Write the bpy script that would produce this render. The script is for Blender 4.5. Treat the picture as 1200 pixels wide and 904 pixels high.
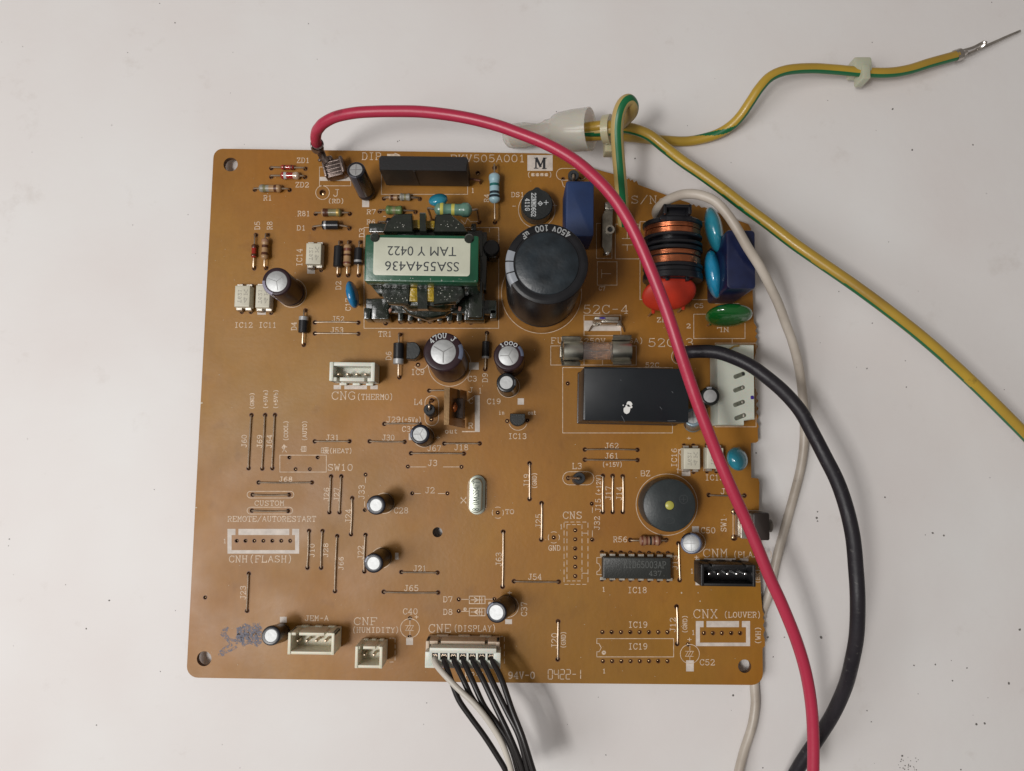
import bpy, math, random
from mathutils import Matrix, Vector
random.seed(7)
S = 0.001                       # everything below is written in millimetres
for o in list(bpy.data.objects): bpy.data.objects.remove(o)
scene = bpy.context.scene
C = scene.collection

# ------------------------------------------------------------------ camera
ZB = 4.2                        # board top above the table (mm)
HC = 211.0 + ZB
TILT = math.radians(5.0)
F = 902.0
cam = bpy.data.cameras.new('camera'); co = bpy.data.objects.new('camera', cam); C.objects.link(co)
co.location = (0, 0, HC*S); co.rotation_euler = (TILT, 0, 0)
cam.sensor_width = 36; cam.lens = 36*F/1200; cam.clip_start = 0.005; cam.clip_end = 20
scene.camera = co
# ------------------------------------------------------------------ light
w = bpy.data.worlds.new('World'); scene.world = w; w.use_nodes = True
bg = w.node_tree.nodes['Background']; bg.inputs[0].default_value = (1.0, 0.92, 0.84, 1); bg.inputs[1].default_value = 0.19
def area(name, loc, size, power, col, size_y=None):
    l = bpy.data.lights.new(name, 'AREA'); l.energy = power; l.color = col; l.size = size
    if size_y: l.shape = 'RECTANGLE'; l.size_y = size_y
    o = bpy.data.objects.new(name, l); C.objects.link(o); o.location = loc
    d = Vector((0.0, 0, 0)) - Vector(loc); o.rotation_euler = d.to_track_quat('-Z', 'Y').to_euler()
    return o
area('desk_lamp_light', (-0.24, -0.12, 0.62), 0.11, 1.40, (1.0, 0.975, 0.94), 0.07)
area('side_fill_light', (-0.43, -0.10, 0.62), 0.36, 3.1, (1.0, 0.985, 0.98), 0.50)  # added soft fill with no real source; grades brightness away from the left
vs = scene.view_settings; vs.view_transform = 'Standard'; vs.look = 'None'; vs.exposure = 0; vs.gamma = 1
vs.use_curve_mapping = False

# ------------------------------------------------------------------ photo pixel (1200x904) -> point (mm) at height h over the board
def P(u, v, h=0.0):
    x = (u-600)/F; y = -(v-452)/F
    yy = y*math.cos(TILT) + math.sin(TILT); zz = y*math.sin(TILT) - math.cos(TILT)
    t = (ZB + h - HC)/zz
    return Vector((x*t, yy*t, ZB + h))
TABLE = -ZB
_a, _b = P(240, 794.5), P(880, 803.5)
BR = math.atan2((_b-_a).y, (_b-_a).x)
def L(u0, v0, u1, v1, h=0): return (P(u1, v1, h)-P(u0, v0, h)).length
def frame(u, v, h=0, ang=0.0):
    p = P(u, v, h)
    return Matrix.Translation(p*S) @ Matrix.Rotation(BR+ang, 4, 'Z')
def local(W, p):                # world mm point -> local mm
    return (W.inverted() @ (p*S))/S

# ------------------------------------------------------------------ materials
MATS = {}
def mat(name, col, rough=0.5, metal=0.0, noise=0.0, nscale=300, bump=0.0, bscale=1500, spec=0.5, coat=0.0,
        trans=0.0, sss=0.0, alpha=1.0, col2=None, rnoise=0.0, coatr=0.1, spk=None):
    if name in MATS: return MATS[name]
    m = bpy.data.materials.new(name); m.use_nodes = True; nt = m.node_tree; N = nt.nodes; LK = nt.links
    b = N['Principled BSDF']
    b.inputs['Base Color'].default_value = (*col, 1); b.inputs['Roughness'].default_value = rough
    b.inputs['Metallic'].default_value = metal; b.inputs['Specular IOR Level'].default_value = spec
    b.inputs['Coat Weight'].default_value = coat; b.inputs['Coat Roughness'].default_value = coatr
    b.inputs['Transmission Weight'].default_value = trans
    if sss: b.inputs['Subsurface Weight'].default_value = sss; b.inputs['Subsurface Scale'].default_value = 0.0015
    b.inputs['Alpha'].default_value = alpha
    tc = N.new('ShaderNodeTexCoord')
    if noise > 0:
        n = N.new('ShaderNodeTexNoise'); n.inputs['Scale'].default_value = nscale; n.inputs['Detail'].default_value = 5
        LK.new(tc.outputs['Object'], n.inputs['Vector'])
        r = N.new('ShaderNodeValToRGB'); r.color_ramp.elements[0].position = 0.3; r.color_ramp.elements[1].position = 0.7
        c2 = col2 or tuple(c*(1-noise) for c in col)
        r.color_ramp.elements[0].color = (*c2, 1); r.color_ramp.elements[1].color = (*(min(1, c*(1+noise*0.4)) for c in col), 1)
        LK.new(n.outputs['Fac'], r.inputs['Fac']); LK.new(r.outputs['Color'], b.inputs['Base Color'])
    if spk:         # sparse specks of dust, scuff, grime or painted gloss: (colour, scale, lo, hi)
        n = N.new('ShaderNodeTexNoise'); n.inputs['Scale'].default_value = spk[1]; n.inputs['Detail'].default_value = 7; n.inputs['Roughness'].default_value = .65
        LK.new(tc.outputs['Object'], n.inputs['Vector'])
        mr = N.new('ShaderNodeMapRange'); mr.inputs[1].default_value = spk[2]; mr.inputs[2].default_value = spk[3]; LK.new(n.outputs['Fac'], mr.inputs[0])
        mx = N.new('ShaderNodeMixRGB'); mx.inputs[2].default_value = (*spk[0], 1); LK.new(mr.outputs[0], mx.inputs[0])
        if b.inputs['Base Color'].links: LK.new(b.inputs['Base Color'].links[0].from_socket, mx.inputs[1])
        else: mx.inputs[1].default_value = (*col, 1)
        LK.new(mx.outputs[0], b.inputs['Base Color'])
    if rnoise > 0:
        n = N.new('ShaderNodeTexNoise'); n.inputs['Scale'].default_value = nscale*0.7; n.inputs['Detail'].default_value = 6
        LK.new(tc.outputs['Object'], n.inputs['Vector'])
        mr = N.new('ShaderNodeMapRange'); mr.inputs[1].default_value = 0.3; mr.inputs[2].default_value = 0.7
        mr.inputs[3].default_value = max(0.02, rough-rnoise); mr.inputs[4].default_value = min(1, rough+rnoise)
        LK.new(n.outputs['Fac'], mr.inputs[0]); LK.new(mr.outputs[0], b.inputs['Roughness'])
    if bump > 0:
        n = N.new('ShaderNodeTexNoise'); n.inputs['Scale'].default_value = bscale; n.inputs['Detail'].default_value = 4
        LK.new(tc.outputs['Object'], n.inputs['Vector'])
        bp = N.new('ShaderNodeBump'); bp.inputs['Strength'].default_value = bump; bp.inputs['Distance'].default_value = 0.0002
        LK.new(n.outputs['Fac'], bp.inputs['Height']); LK.new(bp.outputs[0], b.inputs['Normal'])
    MATS[name] = m
    return m
SILK = mat('silkscreen ink', (0.66, 0.52, 0.39), 0.6, noise=0.35, nscale=900)
SILKW = mat('white silkscreen fill', (0.60, 0.53, 0.47), 0.6, noise=0.2, nscale=600)
TIN = mat('tinned wire', (0.56, 0.45, 0.34), 0.40, 1.0, noise=0.35, nscale=500)
STEEL = mat('dull tin plate', (0.62, 0.58, 0.51), 0.36, 1.0, noise=0.4, nscale=400, bump=0.2)
ALU = mat('brushed aluminium', (0.50, 0.51, 0.51), 0.55, 0.7, noise=0.12, nscale=900, bump=0.15)
SOLDER = mat('solder and copper', (0.72, 0.50, 0.28), 0.32, 1.0)
BLACKP = mat('black moulded plastic', (0.012, 0.012, 0.013), 0.42, bump=0.15, bscale=2500, noise=0.4, nscale=200)
EPOXY = mat('black epoxy', (0.016, 0.019, 0.019), 0.38, bump=0.25, bscale=3000, noise=0.4)
VARN = mat('varnished black bobbin', (0.009, 0.011, 0.009), 0.22, noise=0.6, nscale=500, bump=1.0, bscale=420, col2=(0.014, 0.02, 0.013), coat=0.9, spk=((.16,.19,.13), 1500, .69, .74))  # the pale specks are gloss glints painted into the colour
SLEEVE = mat('navy black sleeve', (0.010, 0.011, 0.020), 0.34, noise=0.3, spec=.35)
SLEEVEB = mat('brown sleeve', (0.030, 0.014, 0.018), 0.33, noise=0.4, nscale=250, spec=.3)
CREAM = mat('cream nylon', (0.66, 0.62, 0.49), 0.42, sss=0.15, noise=0.06)
WHITEP = mat('white nylon', (0.66, 0.66, 0.58), 0.4, sss=0.15, noise=0.08, nscale=120)
IVORY = mat('ivory opto package', (0.58, 0.55, 0.44), 0.5, noise=0.1)
PRINTG = mat('grey print', (0.22, 0.22, 0.22), 0.6)
PRINTW = mat('pale print', (0.50, 0.52, 0.52), 0.5)
BLACKINK = mat('black ink', (0.02, 0.02, 0.022), 0.5)

# ------------------------------------------------------------------ mesh builder (mm, local)
class MB:
    def __init__(s): s.v = []; s.f = []; s.m = []
    def add(s, vs_, fs, mi=0):
        k = len(s.v); s.v += [tuple(p) for p in vs_]
        for f in fs: s.f.append(tuple(i+k for i in f)); s.m.append(mi)
    def rings(s, rs, mi=0, cap0=True, cap1=True, closed=True, mis=None):
        n = len(rs[0]); vs_ = [p for r in rs for p in r]; k = len(s.v); s.v += [tuple(p) for p in vs_]
        for a in range(len(rs)-1):
            for i in range(n if closed else n-1):
                j = (i+1) % n
                s.f.append((k+a*n+i, k+a*n+j, k+(a+1)*n+j, k+(a+1)*n+i))
                s.m.append(mis(a, i) if mis else mi)
        if cap0: s.f.append(tuple(k+i for i in reversed(range(n)))); s.m.append(mis(0, 0) if mis else mi)
        if cap1: s.f.append(tuple(k+(len(rs)-1)*n+i for i in range(n))); s.m.append(mis(len(rs)-2, 0) if mis else mi)
    def rbox(s, cx, cy, wx, wy, z0, z1, r=0.25, b=0.15, mi=0, seg=3, tap=0.0):
        def ring(z, ins):
            a = wx/2-ins; c = wy/2-ins; rr = max(0.01, min(r, a*0.98, c*0.98)); out = []
            for q, (sx, sy) in enumerate(((1, 1), (-1, 1), (-1, -1), (1, -1))):
                for i in range(seg+1):
                    t = (q + i/seg)*math.pi/2
                    out.append((cx+sx*(a-rr)+rr*math.cos(t), cy+sy*(c-rr)+rr*math.sin(t), z))
            return out
        b = min(b, wx*0.3, wy*0.3, abs(z1-z0)*0.45)
        s.rings([ring(z0, b*0.5), ring(z0+b*0.5, 0), ring(z1-b, tap), ring(z1-b*0.3, tap+b*0.3), ring(z1, tap+b)], mi)
    def prism(s, pts, z0, z1, mi=0, b=0.0):
        r0 = [(x, y, z0) for x, y in pts]; r1 = [(x, y, z1-b) for x, y in pts]; rs = [r0, r1]
        if b > 0:
            cx = sum(p[0] for p in pts)/len(pts); cy = sum(p[1] for p in pts)/len(pts)
            out = []
            for x, y in pts:
                d = math.hypot(x-cx, y-cy) or 1
                out.append((x-(x-cx)/d*b, y-(y-cy)/d*b, z1))
            rs.append(out)
        s.rings(rs, mi)
    def lathe(s, prof, seg=24, mi=0, M=None, mis=None, cap0=True, cap1=True, a0=0.0, a1=2*math.pi):
        full = abs(a1-a0-2*math.pi) < 1e-6; n = seg if full else seg+1; rs = []
        for r, z in prof:
            ring = []
            for i in range(n):
                t = a0+(a1-a0)*i/seg; p = Vector((r*math.cos(t), r*math.sin(t), z))
                ring.append(M @ p if M else p)
            rs.append(ring)
        s.rings(rs, mi, cap0 and full, cap1 and full, full, (lambda a, i: mis[a]) if mis else None)
    def tube(s, pts, r, seg=8, mi=0, stripe=None, smi=1, r1=None, caps=True, flat=1.0):
        pts = [Vector(p) for p in pts]; n = len(pts)
        T = [(pts[min(i+1, n-1)]-pts[max(i-1, 0)]).normalized() for i in range(n)]
        up = Vector((0, 0, 1)) if abs(T[0].z) < 0.9 else Vector((0, 1, 0))
        u = (up - T[0]*up.dot(T[0])).normalized(); rs = []
        for i in range(n):
            if i: u = (u - T[i]*u.dot(T[i])).normalized()
            vv = T[i].cross(u); rr = r if r1 is None else r+(r1-r)*i/(n-1)
            rs.append([pts[i] + u*(rr*flat*math.cos(2*math.pi*k/seg)) + vv*(rr*math.sin(2*math.pi*k/seg)) for k in range(seg)])
        fn = None
        if stripe is not None:
            def fn(a, k):
                f = a/(n-1); off = stripe(f); ang = (k+0.5)/seg*360
                d = abs((ang-off+180) % 360-180)
                return smi if d < (30 if seg < 40 else 20+4*math.sin(f*57)) else mi
        s.rings(rs, mi, caps, caps, True, fn)
    def ellipsoid(s, c, rx, ry, rz, M=None, mi=0, seg=24, ns=14, pw=1.0):
        rs = []
        for a in range(1, ns):
            th = math.pi*a/ns; ring = []
            for i in range(seg):
                t = 2*math.pi*i/seg
                p = Vector((rx*math.sin(th)**pw*math.cos(t), ry*math.sin(th)**pw*math.sin(t), -rz*math.cos(th)))
                if M: p = M @ p
                ring.append(Vector(c)+p)
            rs.append(ring)
        s.rings(rs, mi)
    def stroke(s, polys, width, fn, mi=0, z=0.0):
        for pl in polys:
            for i in range(len(pl)-1):
                a = Vector(fn(*pl[i])); b = Vector(fn(*pl[i+1])); d = b-a
                if d.length < 1e-6: continue
                d.normalize(); nrm = Vector((-d.y, d.x, 0))
                if nrm.length < 0.1: continue
                nrm.normalize(); a2 = a-d*width*0.35; b2 = b+d*width*0.35; h = nrm*width/2
                zz = Vector((0, 0, z+0.003*(len(s.f) % 6)))
                s.add([a2-h+zz, b2-h+zz, b2+h+zz, a2+h+zz], [(0, 1, 2, 3)], mi)
    def build(s, name, mats, parent=None, W=None, smooth=True, ang=38):
        if not isinstance(mats, (list, tuple)): mats = [mats]
        me = bpy.data.meshes.new(name); me.from_pydata([(x*S, y*S, z*S) for x, y, z in s.v], [], s.f)
        for m in mats: me.materials.append(m)
        me.polygons.foreach_set('material_index', s.m)
        if smooth:
            me.polygons.foreach_set('use_smooth', [True]*len(me.polygons)); me.set_sharp_from_angle(angle=math.radians(ang))
        me.update()
        return link(name, me, parent, W)
WM = {}
def link(name, data, parent=None, W=None):
    o = bpy.data.objects.new(name, data); C.objects.link(o)
    if W is None: W = WM[parent] if parent else Matrix.Identity(4)
    WM[o] = W
    if parent: o.parent = parent; o.matrix_basis = WM[parent].inverted() @ W
    else: o.matrix_basis = W
    return o
def tag(o, label=None, cat=None, group=None, kind=None):
    if label: o['label'] = label
    if cat: o['category'] = cat
    if group: o['group'] = group
    if kind: o['kind'] = kind
    return o
def spline(pts, n=8):
    pts = [Vector(p) for p in pts]; out = []
    q = [pts[0]*2-pts[1]]+pts+[pts[-1]*2-pts[-2]]
    for i in range(1, len(q)-2):
        for k in range(n):
            t = k/n; a, b, c, d = q[i-1], q[i], q[i+1], q[i+2]
            out.append(0.5*((2*b)+(c-a)*t+(2*a-5*b+4*c-d)*t*t+(3*b-a-3*c+d)*t**3))
    out.append(pts[-1]); return out

# ------------------------------------------------------------------ stroke lettering (flat print)
G = {
'A': [[(0,0),(2,6),(4,0)],[(.8,2.2),(3.2,2.2)]], 'B': [[(0,0),(0,6),(2.8,6),(3.7,5.3),(3.7,3.9),(2.8,3.2),(0,3.2)],[(2.8,3.2),(4,2.4),(4,.8),(2.9,0),(0,0)]],
'C': [[(4,4.6),(3.4,5.6),(2.4,6),(1.4,5.8),(.4,4.8),(0,3),(.4,1.2),(1.4,.2),(2.4,0),(3.4,.4),(4,1.4)],[(4,4.6),(4,6)]],
'D': [[(0,0),(.5,0),(.5,6),(0,6)],[(.5,6),(2.4,6),(3.6,5),(4,3),(3.6,1),(2.4,0),(.5,0)]],
'E': [[(4,1.2),(4,0),(0,0)],[(.5,0),(.5,6)],[(0,6),(4,6),(4,4.8)],[(.5,3.1),(2.8,3.1)]], 'F': [[(.5,0),(.5,6)],[(0,0),(1.6,0)],[(0,6),(4,6),(4,4.8)],[(.5,3.1),(2.8,3.1)]],
'G': [[(4,4.8),(3.2,5.8),(2,6),(.8,5.4),(0,3.8),(0,2.2),(.8,.6),(2,0),(3.2,.2),(4,1),(4,2.7),(2.4,2.7)]],
'H': [[(.5,0),(.5,6)],[(3.5,0),(3.5,6)],[(.5,3.1),(3.5,3.1)],[(0,0),(1,0)],[(3,0),(4,0)],[(0,6),(1,6)],[(3,6),(4,6)]],
'I': [[(2,0),(2,6)],[(.8,0),(3.2,0)],[(.8,6),(3.2,6)]], 'J': [[(1.6,6),(4,6)],[(3,6),(3,1.2),(2.3,.1),(1,.1),(.2,1.3)]],
'K': [[(.5,0),(.5,6)],[(3.6,6),(.5,2.6)],[(1.5,3.6),(3.8,0)],[(0,0),(1.1,0)],[(3,0),(4.2,0)],[(0,6),(1.1,6)],[(3,6),(4.1,6)]],
'L': [[(0,6),(1.4,6)],[(.6,6),(.6,0)],[(0,0),(4,0),(4,1.4)]], 'M': [[(.4,0),(.4,6),(2,2.6),(3.6,6),(3.6,0)],[(-.1,0),(1,0)],[(3,0),(4.1,0)],[(-.1,6),(.5,6)],[(3.5,6),(4.1,6)]],
'N': [[(.5,0),(.5,6),(3.5,0),(3.5,6)],[(0,0),(1.1,0)],[(3,6),(4.1,6)],[(-.1,6),(.5,6)]], 'O': [[(2,0),(.8,.5),(0,2),(0,4),(.8,5.5),(2,6),(3.2,5.5),(4,4),(4,2),(3.2,.5),(2,0)]],
'P': [[(.5,0),(.5,6)],[(0,0),(1.5,0)],[(0,6),(2.9,6),(4,5.2),(4,3.6),(2.9,2.9),(.5,2.9)]], 'R': [[(.5,0),(.5,6)],[(0,0),(1.3,0)],[(0,6),(2.7,6),(3.8,5.2),(3.8,3.8),(2.7,3.1),(.5,3.1)],[(2.2,3.1),(3.7,0),(4.2,0)]],
'S': [[(3.6,6),(3.6,4.8),(2.9,5.7),(1.8,6),(.7,5.6),(.2,4.7),(.6,3.7),(3.3,2.5),(3.9,1.6),(3.4,.5),(2.2,0),(.9,.3),(.2,1.2),(.2,0)]],
'T': [[(2,0),(2,6)],[(1.1,0),(2.9,0)],[(0,4.8),(0,6),(4,6),(4,4.8)]], 'U': [[(.5,6),(.5,1.4),(1.3,.2),(2.7,.2),(3.5,1.4),(3.5,6)],[(0,6),(1.1,6)],[(2.9,6),(4,6)]],
'V': [[(.2,6),(2,0),(3.8,6)],[(-.2,6),(.9,6)],[(3.1,6),(4.2,6)]], 'W': [[(0,6),(1,0),(2,4.4),(3,0),(4,6)],[(-.4,6),(.6,6)],[(3.4,6),(4.4,6)]],
'X': [[(.3,0),(3.7,6)],[(.3,6),(3.7,0)],[(-.1,0),(.9,0)],[(3.1,0),(4.1,0)],[(-.1,6),(.9,6)],[(3.1,6),(4.1,6)]], 'Y': [[(.2,6),(2,3.1),(3.8,6)],[(2,3.1),(2,0)],[(1.2,0),(2.8,0)]],
'Z': [[(.3,4.8),(.3,6),(3.8,6),(.2,0),(4,0),(4,1.2)]],
'0': [[(2,0),(.8,.5),(.2,2),(.2,4),(.8,5.5),(2,6),(3.2,5.5),(3.8,4),(3.8,2),(3.2,.5),(2,0)]], '1': [[(.8,4.9),(2,6),(2,0)],[(.9,0),(3.1,0)]],
'2': [[(.2,4.6),(.8,5.7),(2,6),(3.4,5.5),(3.8,4.4),(3.2,3.3),(.2,0),(3.9,0),(3.9,1)]], '3': [[(.3,5.2),(1.4,6),(2.8,6),(3.7,5.2),(3.6,4),(2.7,3.2),(1.5,3.2)],[(2.7,3.2),(3.9,2.2),(3.7,.8),(2.6,0),(1.2,0),(.1,.9)]],
'4': [[(3.8,1.7),(0,1.7),(2.9,6),(2.9,0)],[(2,0),(3.8,0)]], '5': [[(3.6,6),(.8,6),(.5,3.2),(2,3.8),(3.4,3.2),(3.9,2),(3.4,.6),(2,0),(.7,.3),(.1,1)]],
'6': [[(3.6,5.5),(2.4,6),(1.2,5.2),(.3,3.6),(.2,1.9),(.9,.4),(2,0),(3.3,.4),(3.9,1.7),(3.4,3),(2.1,3.5),(.9,3),(.2,1.9)]], '7': [[(.2,4.9),(.2,6),(3.9,6),(1.8,0)]],
'8': [[(2,3.2),(.7,3.8),(.4,4.8),(1,5.7),(2,6),(3,5.7),(3.6,4.8),(3.3,3.8),(2,3.2),(.6,2.6),(.1,1.5),(.8,.3),(2,0),(3.2,.3),(3.9,1.5),(3.4,2.6),(2,3.2)]],
'9': [[(.5,.5),(1.6,0),(2.9,.8),(3.7,2.4),(3.8,4.1),(3.1,5.6),(2,6),(.7,5.6),(.1,4.3),(.6,3),(1.9,2.5),(3.1,3),(3.8,4.1)]],
'(': [[(3.2,7),(2.2,5.6),(1.8,3),(2.2,.4),(3.2,-1)]], ')': [[(.8,7),(1.8,5.6),(2.2,3),(1.8,.4),(.8,-1)]], '-': [[(.6,3),(3.4,3)]], '+': [[(.4,3),(3.6,3)],[(2,1.2),(2,4.8)]],
'/': [[(0,-.5),(4,6.5)]], '.': [[(1.8,0),(2.3,0)]], ' ': [], 'a': [[(.6,3.3),(1.6,4),(2.8,3.8),(3.2,3),(3.2,0),(4,0)],[(3.2,2.2),(1.2,2),(.4,1.1),(1,0),(2.2,.1),(3.2,.9)]],
'b': [[(.2,6),(.7,6),(.7,0)],[(.7,3),(1.8,4),(3.2,3.6),(3.8,2),(3.2,.4),(1.8,0),(.7,.9)]], 'o': [[(2,0),(.6,.6),(.2,2),(.6,3.4),(2,4),(3.4,3.4),(3.8,2),(3.4,.6),(2,0)]],
'n': [[(.2,4),(.8,4),(.8,0)],[(.8,3),(2,4),(3,3.6),(3.3,0)]], 'i': [[(1,4),(2,4),(2,0)],[(1,0),(3,0)],[(1.9,5.6),(2.1,5.6)]], 'u': [[(.3,4),(.8,4),(.8,.8),(1.6,0),(2.6,.3),(3.3,1.2)],[(3.3,4),(3.3,0),(4,0)]],
't': [[(1.4,5.6),(1.4,.8),(2.2,0),(3.4,.4)],[(.4,4),(3.2,4)]], 'r': [[(.4,4),(1,4),(1,0)],[(1,2.8),(2,4),(3.4,3.8)]], 'F2': [], '*': [[(.4,1.2),(3.6,4.8)],[(.4,4.8),(3.6,1.2)],[(0,3),(4,3)],[(2,0.8),(2,5.2)],[(2,.9),(.4,1.9),(.4,4.1),(2,5.1),(3.6,4.1),(3.6,1.9),(2,.9)]],
'冷': [[(0,5.4),(1,4.4)],[(0,.6),(1,2.6)],[(1.4,3.6),(2.8,6),(4.4,3.6)],[(1.8,3),(4,3),(3,1.4)],[(2.2,3.8),(3.6,3.8)],[(2.8,1.8),(3.2,.2)]],
'自': [[(1.9,6.6),(1.6,5.6)],[(.4,0),(.4,5.4),(3.6,5.4),(3.6,0),(.4,0)],[(.4,3.7),(3.6,3.7)],[(.4,1.9),(3.6,1.9)]],
'暖': [[(0,.6),(0,5.4),(1.4,5.4),(1.4,.6),(0,.6)],[(0,3),(1.4,3)],[(2,5.8),(4.4,5.8)],[(2.2,4.4),(4.4,4.4)],[(2,3),(4.6,3)],[(3,3),(1.8,0)],[(2.8,1.8),(4.2,1.8),(2.6,0)],[(3,.8),(4.6,0)],[(3.2,5.6),(3.2,3)]],
}
ADV = 5.5
def layout(t):
    out = []; x = 0
    for ch in t:
        for pl in G.get(ch, []): out.append([(x+a, b) for a, b in pl])
        x += ADV
    return out, x-ADV+4

# ==================================================================== SETTING
def table_material():
    m = bpy.data.materials.new('white laminate'); m.use_nodes = True; nt = m.node_tree; N = nt.nodes; K = nt.links
    b = N['Principled BSDF']; b.inputs['Roughness'].default_value = 0.5; b.inputs['Specular IOR Level'].default_value = 0.35
    tc = N.new('ShaderNodeTexCoord')
    n = N.new('ShaderNodeTexNoise'); n.inputs['Scale'].default_value = 22; n.inputs['Detail'].default_value = 5; K.new(tc.outputs['Object'], n.inputs['Vector'])
    r = N.new('ShaderNodeValToRGB'); r.color_ramp.elements[0].position = .3; r.color_ramp.elements[1].position = .7
    r.color_ramp.elements[0].color = (.70, .66, .645, 1); r.color_ramp.elements[1].color = (.735, .72, .71, 1); K.new(n.outputs['Fac'], r.inputs['Fac'])
    # smudges
    n2 = N.new('ShaderNodeTexNoise'); n2.inputs['Scale'].default_value = 60; n2.inputs['Detail'].default_value = 8; n2.inputs['Roughness'].default_value = .7; K.new(tc.outputs['Object'], n2.inputs['Vector'])
    r2 = N.new('ShaderNodeValToRGB'); r2.color_ramp.elements[0].position = .60; r2.color_ramp.elements[1].position = .78
    r2.color_ramp.elements[0].color = (1, 1, 1, 1); r2.color_ramp.elements[1].color = (.87, .85, .83, 1); K.new(n2.outputs['Fac'], r2.inputs['Fac'])
    mx = N.new('ShaderNodeMixRGB'); mx.blend_type = 'MULTIPLY'; mx.inputs[0].default_value = 1; K.new(r.outputs[0], mx.inputs[1]); K.new(r2.outputs[0], mx.inputs[2])
    K.new(mx.outputs[0], b.inputs['Base Color'])
    bp = N.new('ShaderNodeBump'); bp.inputs['Strength'].default_value = .12; bp.inputs['Distance'].default_value = .0003
    n3 = N.new('ShaderNodeTexNoise'); n3.inputs['Scale'].default_value = 350; n3.inputs['Detail'].default_value = 3; K.new(tc.outputs['Object'], n3.inputs['Vector'])
    K.new(n3.outputs['Fac'], bp.inputs['Height']); K.new(bp.outputs[0], b.inputs['Normal'])
    return m
b = MB(); b.rbox(0, 0, 1400, 900, -22, 0, r=12, b=1.5)
table = tag(b.build('table_top', table_material()), kind='structure')
# specks of dirt on the table: marks with their own shape
sp = MB(); specks = [(962,747,1.9),(1195,738,1.5),(1182,801,1.5),(1144,849,1.6),(1154,848,1.4),(1057,886,1.4),(1126,902,1),(1037,583,1),(1093,625,1.3),(1106,628,1.2),(1016,833,.8),(1021,846,.8),(1133,783,1),(1116,798,1),(1096,779,1),(1071,780,.9),
    (744,186,1.1),(652,131,.7),(466,166,.8),(468,165,.6),(205,27,.9),(131,147,.6),(128,704,1.2),(101,737,1),(113,850,.8),(188,787,.6),(957,607,1.4),(958,611,1),(958,600,1),(900,747,1.2),(919,747,.9),(886,531,1),(859,815,1.2),(1062,454,1),
    (1069,176,1.3),(1046,128,1.3),(1140,170,1.1),(1022,50,.8),(970,118,.7),(1162,3,.7),(1061,423,.8),(1016,432,1),(983,342,.8),(1022,379,1),(1138,61,.8),(906,770,.8),(890,776,.6),(894,900,.8),(710,885,.8),(500,824,.7),(225,686,.9),(11,632,.8),(10,640,.6),(665,849,.5),(1160,560,.5)]
rr = random.Random(3)
for i in range(90): specks.append((rr.uniform(0, 1200), rr.uniform(0, 904), rr.uniform(.25, .6)))
for i in range(22): specks.append((1064+rr.gauss(0, 7), 897+rr.gauss(0, 4), rr.uniform(.4, .9)))
for u, v, r in specks:
    p = P(u, v, TABLE); n = 7; pts = []
    for k in range(n):
        q = r*rr.uniform(.6, 1.2)/4.3; pts.append((p.x+q*math.cos(k*6.283/n), p.y+q*math.sin(k*6.283/n)))
    sp.prism(pts, 0.0, 0.06)
tag(sp.build('dirt_specks', mat('dirt', (.14, .13, .12), .8), smooth=False), 'tiny dark dirt specks scattered over the white table', 'dirt', kind='stuff')

# ==================================================================== BOARD
bw = Matrix.Translation(P(570, 500)*S) @ Matrix.Rotation(BR, 4, 'Z')
board = link('circuit_board', None, None, bw)
tag(board, 'brown single-sided circuit board crowded with capacitors, jumpers and connectors, lying on the white table', 'circuit board')
HOLES = []      # (u, v, r mm, filled)
def hole(u, v, r=0.5, filled=True): HOLES.append((u, v, r, filled))

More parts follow.
